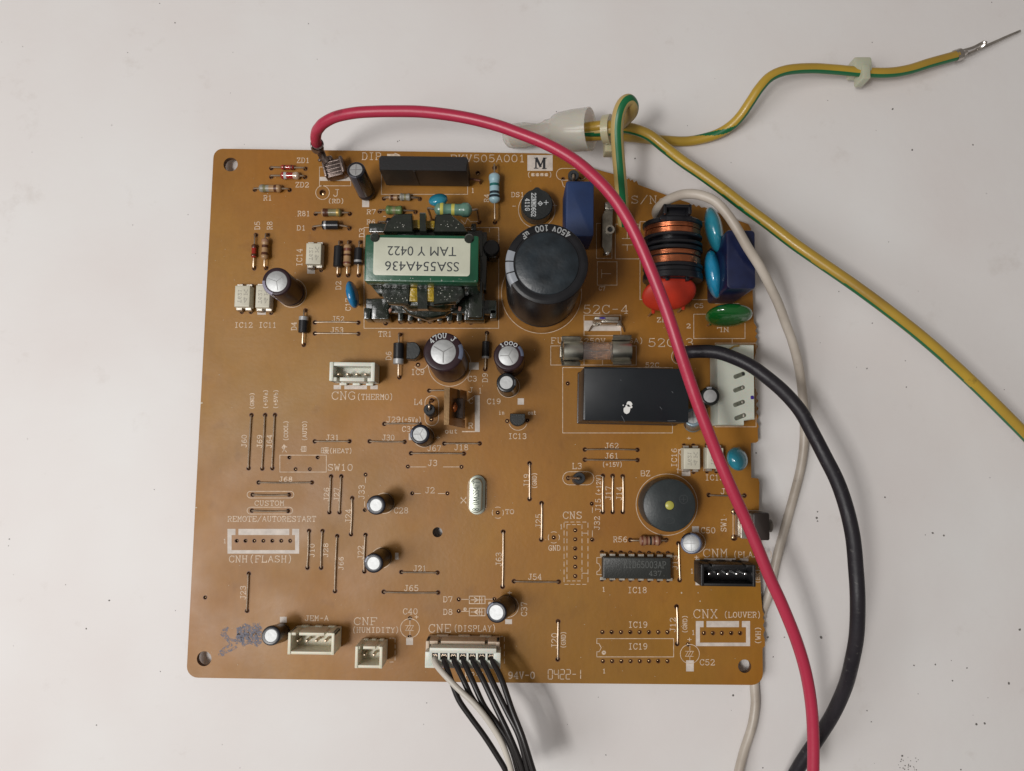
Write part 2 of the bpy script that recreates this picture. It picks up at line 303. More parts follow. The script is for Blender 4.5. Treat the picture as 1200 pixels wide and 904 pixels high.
def board_material():
    m = bpy.data.materials.new('phenolic board'); m.use_nodes = True; nt = m.node_tree; N = nt.nodes; K = nt.links
    b = N['Principled BSDF']; b.inputs['Roughness'].default_value = .46; b.inputs['Specular IOR Level'].default_value = .50
    tc = N.new('ShaderNodeTexCoord')
    def noise(sc, det, dist=0, mp=None):
        n = N.new('ShaderNodeTexNoise'); n.inputs['Scale'].default_value = sc; n.inputs['Detail'].default_value = det; n.inputs['Distortion'].default_value = dist
        if mp:
            q = N.new('ShaderNodeMapping'); q.inputs['Scale'].default_value = mp; K.new(tc.outputs['Object'], q.inputs['Vector']); K.new(q.outputs[0], n.inputs['Vector'])
        else: K.new(tc.outputs['Object'], n.inputs['Vector'])
        return n
    n = noise(28, 6, .6)
    r = N.new('ShaderNodeValToRGB'); e = r.color_ramp.elements; e[0].position = .28; e[1].position = .72
    e[0].color = (.250, .104, .006, 1); e[1].color = (.330, .146, .009, 1); K.new(n.outputs['Fac'], r.inputs['Fac'])
    n2 = noise(700, 4, 0, (1, .35, 1))
    r2 = N.new('ShaderNodeValToRGB'); r2.color_ramp.elements[0].color = (.86, .86, .86, 1); r2.color_ramp.elements[1].color = (1.06, 1.06, 1.06, 1); K.new(n2.outputs['Fac'], r2.inputs['Fac'])
    mx = N.new('ShaderNodeMixRGB'); mx.blend_type = 'MULTIPLY'; mx.inputs[0].default_value = 1; K.new(r.outputs[0], mx.inputs[1]); K.new(r2.outputs[0], mx.inputs[2])
    n5 = noise(11, 5, 1.2); r5 = N.new('ShaderNodeValToRGB'); r5.color_ramp.elements[0].position = .35; r5.color_ramp.elements[1].position = .68
    r5.color_ramp.elements[0].color = (1.04, .93, .85, 1); r5.color_ramp.elements[1].color = (.94, 1.03, 1.05, 1); K.new(n5.outputs['Fac'], r5.inputs['Fac'])
    m5 = N.new('ShaderNodeMixRGB'); m5.blend_type = 'MULTIPLY'; m5.inputs[0].default_value = 1; K.new(mx.outputs[0], m5.inputs[1]); K.new(r5.outputs[0], m5.inputs[2])
    n6 = noise(130, 8, .3); r6 = N.new('ShaderNodeValToRGB'); r6.color_ramp.elements[0].position = .62; r6.color_ramp.elements[1].position = .8
    r6.color_ramp.elements[0].color = (1, 1, 1, 1); r6.color_ramp.elements[1].color = (.78, .74, .70, 1); K.new(n6.outputs['Fac'], r6.inputs['Fac'])
    m6 = N.new('ShaderNodeMixRGB'); m6.blend_type = 'MULTIPLY'; m6.inputs[0].default_value = 1; K.new(m5.outputs[0], m6.inputs[1]); K.new(r6.outputs[0], m6.inputs[2])
    K.new(m6.outputs[0], b.inputs['Base Color'])
    n3 = noise(60, 7); mr = N.new('ShaderNodeMapRange'); mr.inputs[1].default_value = .3; mr.inputs[2].default_value = .7; mr.inputs[3].default_value = .40; mr.inputs[4].default_value = .56
    K.new(n3.outputs['Fac'], mr.inputs[0]); K.new(mr.outputs[0], b.inputs['Roughness'])
    bp = N.new('ShaderNodeBump'); bp.inputs['Strength'].default_value = .25; bp.inputs['Distance'].default_value = .0001
    n4 = noise(900, 3); K.new(n4.outputs['Fac'], bp.inputs['Height']); K.new(bp.outputs[0], b.inputs['Normal'])
    return m
BOARD = board_material(); BOARDE = mat('cut board edge', (.16,.075,.03), .7, noise=.4, nscale=900)

# -------- silkscreen
silk = MB(); fill = MB()
ident = Matrix.Identity(4)
def stext(t, u0, v0, u1, v1, hpx, wd=0.17, mb=None, z=0.02, mi=0):
    polys, wtot = layout(t); a = P(u0, v0); c = P(u1, v1); d = c-a; ln = d.length; d = d/ln; up = Vector((-d.y, d.x, 0))
    hm = hpx/4.27; sx = ln/wtot; sy = hm/6
    (mb or silk).stroke(polys, wd, lambda x, y: a+d*(x*sx)+up*(y*sy), mi, z)
def sline(pts, wd=0.16, mb=None, z=0.018):
    (mb or silk).stroke([pts], wd, lambda u, v: P(u, v), 0, z)
def srect(u0, v0, u1, v1, wd=0.16): sline([(u0, v0), (u1, v0), (u1, v1), (u0, v1), (u0, v0)], wd)
def scirc(u, v, r, a0=0, a1=360, wd=0.16, n=None, ry=None):
    n = n or max(8, int(abs(a1-a0)/12)); ry = ry or r
    sline([(u+r*math.cos(math.radians(a0+(a1-a0)*i/n)), v+ry*math.sin(math.radians(a0+(a1-a0)*i/n))) for i in range(n+1)], wd)
def soval(u0, v0, u1, v1):
    w_, h_ = u1-u0, v1-v0; pts = []
    if w_ > h_:
        r = h_/2; cv = (v0+v1)/2
        for k in range(9): a = math.radians(90+180*k/8); pts.append((u0+r+r*math.cos(a), cv+r*math.sin(a)))
        for k in range(9): a = math.radians(-90+180*k/8); pts.append((u1-r+r*math.cos(a), cv+r*math.sin(a)))
    else:
        r = w_/2; cu = (u0+u1)/2
        for k in range(9): a = math.radians(180+180*k/8); pts.append((cu+r*math.cos(a), v0+r+r*math.sin(a)))
        for k in range(9): a = math.radians(180*k/8); pts.append((cu+r*math.cos(a), v1-r+r*math.sin(a)))
    pts.append(pts[0]); sline(pts)
def sfill(u0, v0, u1, v1):
    p = [P(u0, v1), P(u1, v1), P(u1, v0), P(u0, v0)]; k = Vector((0, 0, .012+.002*(len(fill.f) % 4))); fill.add([q+k for q in p], [(0, 1, 2, 3)])
def dash(u0, v0, u1, v1, n, duty=.6):
    for i in range(n):
        a = (i+.1)/n; c = (i+.1+duty)/n
        sline([(u0+(u1-u0)*a, v0+(v1-v0)*a), (u0+(u1-u0)*c, v0+(v1-v0)*c)])
TXT = [('ZD1',348,191,362.4,191,6),('ZD2',346.4,219.6,361.6,219.6,6),('R1',309,235,318.4,235,6),('R81',349,253.4,363,253.4,6),('D1',348,270,358,270,5.6),
('D5',304.5,269,304.5,260,6),('R8',319,269,319,260,6),('IC14',354,312,354,292,6.4),('D2',399.5,339.4,399.5,330,6),('D3',427,278,427,268,6),('C17',411,364,411,350,6),
('D4',347.4,387,347.4,378,6),('IC12',275,384,295.6,384,6),('IC11',303.6,384,323.6,384,6),('J52',389,377,403,377,6),('J53',387.6,390,402,390,6),
('(THERMO)',418,468.4,461,468.4,6.2),('TR1',443.6,394.6,459,394.6,6),('D6',458.4,422,458.4,412.4,6),('IC9',482,439.4,497,439.4,6.4),('C3',548.4,447,558.4,447,6),
('D9',571.4,448,571.4,437.6,6),('C19',571,473.6,586.4,473.6,6),('1',561,461,564.5,461,6),('J',549,460,554,460,5.6),('C',549.6,473,554,473,5.6),('R',549,502,554,502,6),
('in',584.4,486,591,486,4.4),('out',619,486,628,486,4.4),('IC13',596,514.4,616.6,514.4,6),('L4',485.6,474.4,495,474.4,6.4),('J29',453,495,469,495,6.2),('(+5Va)',470,494.6,494,494.6,5),
('C31',471.4,506,486,506,6),('J30',448,516,462,516,6),('J31',382,516,397,516,6),('out',521.6,508,536,508,5.2),('+',510.5,516,516,516,6),('J67',501,528.6,516.4,528.6,6.2),
('J18',532.6,527.6,548.4,527.6,6.2),('J3',501.6,546,512,546,6.4),('J2',498.4,578,509,578,6.4),('C28',462,601.6,478,601.6,6.4),('X',546,590,546,583,5.6),('TO',592.4,602.4,602,602.4,5),
('J33',427,585,427,569,6.4),('J24',411.4,613,411.4,597,6.4),('J19',620,571,620,556,6),('(GND)',628.6,573,628.6,554,4.6),('J25',634,619,634,603,6),('J62',709,525.6,724.6,525.6,6),
('J61',709,537.4,724.6,537.4,6),('(+15V)',705.6,547,729.6,547,4.8),('L3',671,549.6,681.4,549.6,6.4),('BZ',751.4,558,761.6,558,6),('J15',704,600,704,585,6),('(+12V)',704,581,704,556,5),
('J17',716,586,716,570.4,6),('J14',728.6,586.4,728.6,571,6),('J32',702.6,621,702.6,605.6,6),('R56',719,635.4,734.6,635.4,6),('GND',643,645.2,656.4,645.2,5.6),('1',656.5,620,659,620,5),
('J63',587.6,663.6,587.6,648,6.2),('J54',619,679.4,634.4,679.4,6.2),('J21',484.6,669.6,499.4,669.6,6.2),('J65',473.6,692.6,490,692.6,6.2),('D7',519.6,705.6,530,705.6,6),('D8',519.6,720.4,530,720.4,6),
('C40',472.6,720,489,720,6.4),('+',485.5,726,490.5,726,5.4),('(DISPLAY)',531.4,740.2,581.6,740.2,6.6),('(HUMIDITY)',412.4,741.4,468,741.4,5.6),('C37',617.4,722,617.4,706,6.4),('+',594.5,698,600,698,6),
('J20',653,760,653,742.4,6.4),('(GND)',662.6,760,662.6,740,4.6),('IC18',736,695,757.6,695,6.4),('1',706,693.4,709,693.4,5),('IC19',736.6,735.6,758.4,735.6,6.4),('IC19',736.6,761,758.4,761,6.4),('1',706.5,789,709.5,789,4.6),
('J13',794,667.6,794,651.6,6),('J12',791.4,741,791.4,724.4,6),('(GND)',805,742.4,805,721,4.6),('IC16',793,547.4,793,526,6),('1',792.6,554.4,796,554.4,5),('IC15',826.6,563,848,563,6.2),('J',844.6,579,849.4,579,6),
('C50',821.6,625,838,625,6.4),('SW1',851,623,851,607,6),('(PLASMA)',859,653.4,906,653.4,6.2),('+',813.6,656,818.6,656,5.4),('1',809.5,672,812.5,672,5),('(BK)',890.4,684,890.4,667,4.6),
('(LOUVER)',848,723.8,892,723.8,6),('1',811,744,814,744,5),('(WH)',891,755.4,891,734.4,5.2),('C52',820.4,779.6,837.4,779.6,6.2),('+',805.2,752.6,811,752.6,5.6),
('REMOTE/AUTORESTART',267,611.4,370,611.4,6),('CUSTOM',298.6,592.6,332.6,592.6,5.4),('J68',327,564.4,342.4,564.4,5.2),('1',262,636.6,265,636.6,4.6),('(HEAT)',385.6,531,413,531,4.8),
('(COOL)',337.4,517,337.4,493,4.6),('(AUTO)',359.4,517,359.4,493,4.6),('冷',336.6,530,336.6,522,6),('自',358.6,530,358.6,522.6,5.6),('暖',376.5,531.6,384,531.6,7),
('J60',289,524.4,289,510,5.6),('J69',307,525,307,510,5.6),('J64',318.4,525,318.4,510,5.6),('(GND)',297.6,480,297.6,460,4.2),('(+5Va)',313.4,479.4,313.4,456.6,4.2),('(+5Vb)',325.4,479.4,325.4,456.6,4.2),
('J26',385.4,587.4,385.4,572,5.6),('J27',397.2,587.4,397.2,572,5.6),('J10',368.4,653,368.4,637.6,5.2),('J28',384.4,653,384.4,637,5.2),('J66',402.4,668,402.4,653,5.2),('J22',425.6,655.6,425.6,640,6),('J23',288,702.6,288,687,6),
('JEM-A',357.6,727.6,384.6,727.6,5.6),('(RD)',384,238.2,403.6,238.2,4.8),('R7',430,251,440,251,5.4),('R6',430,263,439.4,263,5.4),('1',552.6,226,555.6,226,5.4),('DS1',599.4,231,614,231,5.6),('-',600,244.5,605,244.5,5.6),('+',647.5,244,653,244,6),
('R4',572.4,237,572.4,228,5),('1',583,281,586,281,6),('(250V 3.15A)',678.4,402.4,754.4,402.4,5.6),('FUSE',646,402.6,673.6,402.6,6.6),('52C',756.6,430.6,772,430.6,5.2),('C5',814,361,824,361,5),('C7',702,340.4,709,340.4,4.6),
('ZNR1',770,377.6,793,377.6,5.2),('2',804.6,384.6,809,384.6,5),('NL',853.6,384.2,840.6,384.2,5),('+',804.6,516.4,810,516.4,5),('9',813,451.4,816.6,451.4,4),('(****)',617.4,207.4,647.4,207.4,5),('B',583.5,795.4,588.5,795.4,6)]
for t in TXT: stext(*t, wd=.175)
for t in [('CNG',389,468.4,415.6,468.4,9.2),('CNS',660,608,681.6,608,7.8),('CNE',502.6,741.2,528,741.2,8.8),('CNF',415,732.4,441.4,732.4,8),('CNM',824.4,653,852,653,9),('CNX',813,724.4,840.4,724.4,9.4),
          ('CNH(FLASH)',268.6,659,343,659,7.2),('SW10',384.4,551.6,413,551.6,7.2),('DIP',424.4,187.4,446,187.4,8.6),('PKV505A001',528.4,190,615,190,8.6),('J',390.4,230.4,396.8,230.4,8.4),
          ('S/No',740,238.6,780,238.6,9.2),('52C-4',684,367.6,736,367.6,10),('52C-3',760,406.4,812,406.4,9.6),('FR-1',545,795.6,568,795.6,7),('94V-0',596,795.4,626.4,795.4,7.2)]:
    stext(*t, wd=.19 if t[0] != '94V-0' else .26)
# date code in segment digits
SEG = {'0': 'abcdef', '4': 'bcfg', '2': 'abdeg', '1': 'bc', '-': 'g'}
sg = {'a': ((.15,2),(.85,2)), 'b': ((1,1.88),(1,1.12)), 'c': ((1,.88),(1,.12)), 'd': ((.15,0),(.85,0)), 'e': ((0,.88),(0,.12)), 'f': ((0,1.88),(0,1.12)), 'g': ((.15,1),(.85,1))}
for i, ch in enumerate('0422-1'):
    x0 = 642.4+7.0*i-(2 if i == 5 else 0)
    for k in SEG[ch]: (xa, ya), (xb, yb) = sg[k]; sline([(x0+5*xa, 796-5.6*ya), (x0+5*xb, 796-5.6*yb)], .2)
# outlines
srect(426.6,267,584.4,385); srect(447,200,548,228); srect(645.4,405.6,745.6,428); srect(659.4,431,788,507.6); srect(684.4,369.6,727.6,393.6)
sline([(684.4,421.4),(684.4,428)]); sline([(706,421),(706,428)])
srect(813,368.4,873,397); sline([(858,397),(858,403)]); srect(838,402.4,886,500.4); srect(750,260,838,351.4); srect(721,263,749,303.6); srect(700,307,723,334.4); srect(699,262,717,303)
sline([(735,271),(735,279)]); sline([(729,279.8),(741,279.8)]); sline([(729,287.2),(741,287.2)]); sline([(735,287.2),(735,294)])
sline([(705,321),(716,321)]); sline([(705,316),(705,326)]); sline([(838,351.4),(838,356),(866,356)])
srect(328,533.6,382.4,553.4); soval(289.6,576,344.4,583.8); soval(289.6,594.6,343,602.6); soval(498,464,514,499); soval(659.4,553,696,568.4); soval(652,197.6,687,211.4)
sline([(658,211),(660,218),(664,221)]); srect(374.4,196,411,218); scirc(378,226,8); scirc(781.4,591.6,36,n=60); scirc(634.5,344,47,n=60); scirc(527,428,25,n=40); scirc(342,343.5,17,n=30)
scirc(596,453,13); scirc(496.5,512,12.2); scirc(450,590,12); scirc(447,654,12); scirc(595,711,12.6); scirc(814,636,12.6); scirc(629,246,21.5,n=36); scirc(796,418,9)
scirc(480.4,736.4,11.2); scirc(808.4,766.6,11.2)
for u in (480.4, 808.4):
    v = 736.2 if u < 500 else 766.4
    for k in (-1, 0, 1): sline([(u-2.2+k*3, v-3), (u+1.2+k*3, v-3), (u-2.2+k*3, v+3), (u+1.2+k*3, v+3)], .13)
    sline([(u, v-9), (u, v-4)]); sline([(u, v+4), (u, v+8)])
sfill(476,748,484,756); sfill(804,774,813,787)
for a in (0, 90, 180, 270):
    scirc(583.4,601,6.6,a-28,a+28); scirc(649,630,6.6,a-28,a+28)
for p in [((481,547.4),(499.6,547.4)),((519.4,547.4),(538,547.4)),((486,578.6),(493,578.6)),((513.4,578.6),(521.4,578.6)),((428.4,560),(428.4,566)),((427.4,588),(427.4,594)),((694.2,595),(694.2,601)),((694.2,622),(694.2,629))]: sline(p)
sline([(541,702.6),(550,702.6)]); sline([(568.4,702.4),(577,702.4)]); sline([(541,716.6),(550,716.6)])
for v in (703.2, 717.4):
    srect(550,v-4.4,568.4,v+4.4,.2); sline([(552,v),(566,v)],.2); sline([(562,v-4),(562,v+4)],.2); sline([(564.6,v-4),(564.6,v+4)],.2)
    d = 1 if v < 710 else -1; sline([(558-2*d,v-2.6),(558+2*d,v),(558-2*d,v+2.6)],.3)
for u, v in ((574,707.4),(545,714)):
    for r in (1.3,.6): scirc(u,v,r,n=8,wd=.3)
# IC19 outline with notch, IC18 notch
sline([(699.4,748.6),(789.4,748.6),(789.4,770),(699.4,770),(699.4,764),(702,764),(704.6,759.3),(702,754.4),(699.4,754.4),(699.4,748.6)])
scirc(707.6,765,1.6,n=8,wd=.4)
sline([(706,653.6),(699.4,653.6),(699.4,660),(702,661),(703.6,665),(702,669),(699.4,670),(699.4,673.6),(706,673.6)])
# CNH, CNX thick frames
def thick(u0, v0, u1, v1, t, gaps):
    sfill(u0, v0, u0+t, v1); sfill(u1-t, v0, u1, v1); sfill(u0+t, v1-t*.85, u1-t, v1)
    x = u0+t
    for g in gaps: sfill(x, v0, g, v0+t*1.5); x = g+3.4
    sfill(x, v0, u1-t, v0+t*1.5)
thick(266.6,620,350.6,649,4.8,(276,339)); thick(815.4,728,879,757.4,4.8,(824.5,866))
# CNS dashed
dash(661,612,661,685,8); dash(664.4,614,664.4,681,8); dash(661,612,689,612,4); dash(661,685,689,685,4); dash(689,612,689,685,8); dash(682,614,682,681,8); dash(664,681,682,681,3); dash(664,615,682,615,3)
sline([(682,625),(689,625)]); sline([(682,672),(689,672)])
# CNE / CNF / JEM / CNG / CNM connector marks
dash(578,746,591,746,2); dash(591,746,591,780,4); dash(456,748,463,748,2); dash(463,748,463,776,4); dash(456,776,463,776,1)
sfill(391,451.5,399.6,456.4); sfill(403.6,451.5,430,456.4); sfill(434,451.5,442.6,456.4)
sfill(825,654.6,862,658); sfill(867,654.6,877,658); sfill(815,655,820,686)
sfill(424.4,232.6,432.6,243); sfill(328,723,336,730); sfill(592,726,600,731.6); sfill(811,617,819,624); sfill(606.6,467,614,474.4); sfill(463,648,467,656); sfill(549.6,425,561,433.4); sfill(479,508,484,516)
sfill(799,548,809,558); sfill(360,311,369,321); sfill(301.6,360,311.6,369); sfill(374.6,207.5,410.8,212.2); sfill(684.6,376,727.4,388); sfill(618,182,647.6,200.4)
sfill(556.5,463.6,562.2,506.4); sline([(542,506),(556.5,506)],.3); sfill(449,253.4,452,254); sline([(548,470),(557,463.6)])
scirc(607,493.5,11,20,160); scirc(493,424,9,-20,140); scirc(562,582,18,0,1)
soval(548.6,558,570,603); sline([(859,598),(859,631)]); sline([(798,526),(795,530),(798,534)]); srect(795,527,800,551); sline([(824.6,527),(824.6,552)]); sline([(826.4,527),(826.4,552)])
sline([(455,182.4),(464,182.4)],.9); sline([(463,180.4),(468,182.6),(463,184.8)],.5)      # direction arrow
sline([(540,258),(545,263),(548,256),(551,260),(562,260)]); sline([(560,267),(573.6,267),(573.6,272)])
for u, v in ((455,422),(462,454)):
    pass
# blue felt-pen scribble
pen = MB()
for pl in [[(262,768),(258,764),(264,758),(271,757),(268,750),(260,744),(262,738),(267,737),(263,742),(268,748),(276,752),(279,744),(284,750),(288,742),(292,750),(298,741),(304,752)],
           [(257,768),(270,761),(276,758)],[(280,738),(288,733),(296,736),(303,731)],[(282,748),(290,742),(297,745),(304,738)],[(284,757),(292,753),(300,757),(306,752)],[(280,741),(286,755)],[(290,732),(294,754)],[(298,732),(302,756)],[(284,734),(282,752)]]:
    sline([(u+rr.uniform(-1, 1), v+rr.uniform(-1, 1)) for u, v in pl], .75, pen, .014)
for k in range(26):
    u = 277+k*1.15+rr.uniform(-1, 1); sline([(u, 755-rr.uniform(0, 4)), (u+rr.uniform(-2, 3), 733+rr.uniform(0, 7))], .6, pen, .012)
pm = bpy.data.materials.new('worn blue grey ink'); pm.use_nodes = True
_n = pm.node_tree.nodes; _k = pm.node_tree.links; _b = _n['Principled BSDF']; _b.inputs['Base Color'].default_value = (.20, .20, .25, 1); _b.inputs['Roughness'].default_value = .6
_t = _n.new('ShaderNodeTexNoise'); _t.inputs['Scale'].default_value = 1800; _tc = _n.new('ShaderNodeTexCoord'); _k.new(_tc.outputs['Object'], _t.inputs['Vector'])
_r = _n.new('ShaderNodeMapRange'); _r.inputs[1].default_value = .38; _r.inputs[2].default_value = .6; _r.inputs[4].default_value = .62; _k.new(_t.outputs['Fac'], _r.inputs[0]); _k.new(_r.outputs[0], _b.inputs['Alpha'])

# -------- part helpers
def lead_down(u, v, r=.3):
    pass
def jumper(u0, v0, u1, v1, label=None):
    hole(u0, v0, .55); hole(u1, v1, .55)
    W = frame((u0+u1)/2, (v0+v1)/2); a = local(W, P(u0, v0)); c = local(W, P(u1, v1)); d = (c-a).normalized()
    z = Vector((0, 0, 1)); hh = .38
    pts = [a-z*1.2, a+z*.1, a+z*hh*.85+d*.18, a+z*hh+d*.5]
    n = 7; q0 = a+z*hh+d*.5; q1 = c+z*hh-d*.5; sd = Vector((-d.y, d.x, 0))*random.uniform(-.12, .12); up = random.uniform(-.02, .14)
    for i in range(1, n): t = i/n; pts.append(q0.lerp(q1, t)+sd*math.sin(math.pi*t)+z*up*math.sin(math.pi*t))
    pts += [q1, c+z*hh*.85-d*.18, c+z*.1, c-z*1.2]
    b = MB(); b.tube(pts, .23, 8); o = b.build('jumper_wire', TIN, board, W)
    return o
JW = [(294.8,486.6,291.4,549),(310.8,486.6,307.4,549.4),(322.2,486.6,319.2,549),(303,565.6,365.6,565.6),(296,580,338.8,580),(295.2,598.6,337.6,599),(368.8,517.4,409.6,517.4),(433.2,517.4,474.2,518),
(388,558.4,386,600.6),(400,558.4,398,600.6),(412.8,584,411.4,626.4),(362.2,622.4,360.4,665.6),(378,622.4,376.4,665.6),(395.2,628.4,392.6,693),(428.4,627,427,670),(291.6,672.4,289.6,716),(470.4,670.6,512.8,671.2),(449.6,693.8,513.4,694.6),
(589.8,623.4,589,687.8),(602.4,681.4,654.8,682),(654,728.4,653.6,772.8),(792.8,711,793.6,754.8),(795,637,796.4,680),(620.6,543.2,620.6,585),(634.8,589.8,634.4,632.6),(685.4,527,747,527.4),(685.4,539,747,539.4),(706.4,558,706.4,600.2),(718,558,718,600.2),
(729.8,558.4,729.8,600.2),(450.4,497,492,497),(481.6,531.4,543.6,531.8),(520.6,520,562.2,520),(369,378,420,378.4),(369,391,420,391.4),(830.6,580.4,872.4,581),(503,458,530,458)]
for j in JW: jumper(*j)
for u, v in [(277.4,634),(287.6,634),(298,634),(308.6,634),(319,634),(329.6,634),(340,634),(825,742.2),(835.4,742.2),(846,742.2),(857,742.2),(867.4,742.2),(478,547),(540.8,547.4),(483,578.4),(524.4,578.4),(428.4,556.4),(427.4,598),
             (693.6,590.6),(694,632.6),(339,536.2),(372.2,536.2),(346.4,550),(363.2,550),(480.4,724.6),(480,746.6),(808,777.6),(806.4,755.4),(537.6,702.6),(579.4,702.4),(537.6,716.4),(583.4,601),(649,630),(240.4,700.4),(660,210),(679,210),(665.5,449.6)] + \
        [(674.2, v) for v in (621.6,632.2,643,653.6,664.4,675.4)] + [(706+10.9*i, 741) for i in range(8)] + [(706.6+10.8*i, 775) for i in range(8)]:
    hole(u, v, .48)
hole(378, 226, .85)

def bands(base, n): return base
def axial(name, u0, v0, u1, v1, f0, f1, r, mats, pattern, h=None, rounded=True, label=None, leadr=.24, waist=.12, off=(0, 0)):
    """axial part lying between two holes; body between fractions f0..f1; pattern = material index per ring gap"""
    hole(u0, v0, .55); hole(u1, v1, .55)
    W = frame((u0+u1)/2, (v0+v1)/2); a = local(W, P(u0, v0)); c = local(W, P(u1, v1)); d = (c-a).normalized(); z = Vector((0, 0, 1))
    hh = (h if h is not None else r+.15); ln = (c-a).length
    p0 = a+d*ln*f0+z*hh+Vector((off[0], off[1], 0)); p1 = a+d*ln*f1+z*hh+Vector((off[0], off[1], 0)); bl = (p1-p0).length
    q = (p1-p0).to_track_quat('Z', 'Y').to_matrix().to_4x4(); M = Matrix.Translation(p0) @ q
    n = len(pattern); prof = [(leadr, 0)]
    def rad(t):
        if not rounded: return r*(.82 if t < .02 or t > .98 else 1)
        e = min(t, 1-t); k = min(1, (e/.10)) ** .5 if e < .10 else 1
        return r*k*(1 - waist*(1 if .24 < t < .76 else 0)*(min(1, (min(t-.24, .76-t))/.06)))
    ts = [0.004]+[.03, .06]+[i/24 for i in range(2, 23)]+[.94, .97, .996]; pat = []
    prof = [(rad(t), t*bl) for t in ts]; 
    for i in range(len(ts)-1): pat.append(pattern[min(n-1, int((ts[i]+ts[i+1])/2*n))])
    b = MB(); b.lathe(prof, 18, M=M, mis=pat); body = b.build(name, mats, board, W)
    for end, pt in ((a, p0), (c, p1)):
        dd = (pt-Vector((end.x, end.y, hh))).normalized() if (pt-Vector((end.x, end.y, hh))).length > .1 else d
        e = MB(); top = Vector((end.x, end.y, hh)); k = min(.5, hh*.6)
        e.tube([end-z*1.2, end+z*max(.02, hh-k), top+dd*k*.3-z*k*.3, top+dd*k, pt+dd*.2], leadr, 7); e.build('lead', TIN, body, W)
    if label: body['label'] = label
    return body
RED = mat('glass red diode', (.30, .02, .012), .1, coat=.6); GLASSY = mat('clear glass end', (.55, .42, .32), .12, .3, coat=.5)
TAN = mat('tan resistor lacquer', (.40, .24, .12), .35, noise=.3); TANP = mat('pinkish resistor lacquer', (.33,.185,.115), .35, noise=.2); BRN = mat('brown band', (.08, .025, .01), .4); REDB = mat('red band', (.15,.045,.025), .4)
OLV = mat('olive lacquer', (.22, .20, .10), .3, noise=.3); SLV = mat('silver band', (.42, .42, .42), .35, .4); BLKB = mat('black diode', (.012, .012, .014), .3); GRY = mat('grey lacquer', (.30, .29, .25), .35, noise=.3)
LBL = mat('pale blue lacquer', (.33, .50, .56), .3, noise=.15); TEAL = mat('teal band', (.01, .12, .11), .4); NAVB = mat('dark band', (.01, .02, .03), .4); GRN = mat('sea green lacquer', (.13, .26, .20), .25, noise=.3, coat=.3); YEL = mat('yellow band', (.55, .50, .10), .4)
GRNR = mat('moss green lacquer', (.13, .20, .07), .3, noise=.3); GLD = mat('gold band', (.40, .26, .06), .35, .3)
axial('diode',318,197.4,358,198,.30,.70,.72,[RED,BRN],[0,0,1,0,0,0,1,0],label='small dark red glass diode at the top left')
axial('diode',318,207.6,357.6,208,.30,.88,1.05,[RED,PRINTW,GLASSY],[0,0,1,0,0,0,2,2,2],label='red glass diode with pale band and clear end')
axial('resistor',298.6,222.6,339.4,223,.15,.82,1.1,[GRY,OLV,BRN,TAN],[0,0,1,0,3,3,2,3,3],label='grey and tan resistor near the top left hole')
axial('resistor',370,251,410,251,.18,.80,1.15,[BRN,OLV,GLD,TAN],[3,0,0,1,1,1,2,1],label='brown and olive resistor above the diode')
axial('diode',368,268,409.6,268,.28,.74,1.25,[BLKB,SLV],[0,1,0,0,0,0,0,0],h=1.9,off=(0,.4),rounded=False,label='black diode with pale band under the olive resistor')
axial('diode',300,275.6,298,314.6,.30,.72,.75,[RED,BRN],[1,1,0,0,0,1,0],label='thin red glass diode standing upright in the picture')
axial('resistor',313.6,275.6,312,314.6,.14,.80,1.0,[TANP,TAN,BRN],[0,0,1,2,1,1,2,1,1],h=1.8)
axial('diode',399,284.4,397,323,.16,.80,1.25,[BLKB,SLV],[0,0,0,0,0,0,0,0],h=1.9,rounded=False)
axial('resistor',409.4,284,408,323,.1,.80,1.1,[TAN,REDB,BRN],[0,0,1,0,2,0,0,1,0],h=1.8,waist=.05)
axial('diode',422.4,284,420.6,323,.22,.72,1.2,[BLKB,SLV],[0,0,0,0,0,0,1,0],h=1.6,rounded=False)
axial('diode',358,364,356,404.4,.20,.68,1.3,[BLKB,SLV],[1,1,0,0,0,0,0,0],rounded=False,label='black diode with grey end beside the two upper jumpers')
axial('diode',469,392.4,468,442.4,.22,.72,1.5,[BLKB,SLV],[0,0,0,0,0,0,1,1],h=2.2,rounded=False,label='black diode with silver band left of the transistor')
axial('diode',570.6,390.4,568.6,433,.25,.72,1.1,[BLKB,SLV],[0,0,0,0,0,0,1],rounded=False)
axial('resistor',738.6,633,780.6,633,.22,.84,1.35,[TANP,BRN,REDB,BLKB],[0,2,0,2,0,3,0,2,0,2,0],label='pinkish resistor with dark centre band under the buzzer')
axial('resistor',450,233,492,233.5,.14,.42,.8,[TAN,BRN],[0,1,0,0]); axial('resistor',452,232.6,490,233,.44,.80,1.05,[GRY,OLV],[0,0,1,0,0])
axial('resistor',445,248,487,249,.18,.68,1.3,[GRNR,OLV],[0,0,1,0,0],label='moss green resistor behind the transformer')
axial('resistor',445,261.5,487,262,.18,.68,1.1,[BLKB],[0,0])
axial('resistor',579.6,197,580,261,.16,.72,1.55,[LBL,TEAL,NAVB,SLV],[3,0,0,0,0,1,0,0,2,0,2,0,0],h=3.2,label='pale blue resistor with dark bands beside the black module')
axial('resistor',506.5,259,561.5,260.5,.13,.90,1.95,[GRN,YEL],[0,0,1,0,0,0,1,0,0,0,0,0,0],h=11.5,waist=.2,off=(0,-.3),leadr=.33,label='fat sea green resistor with yellow bands raised behind the transformer')

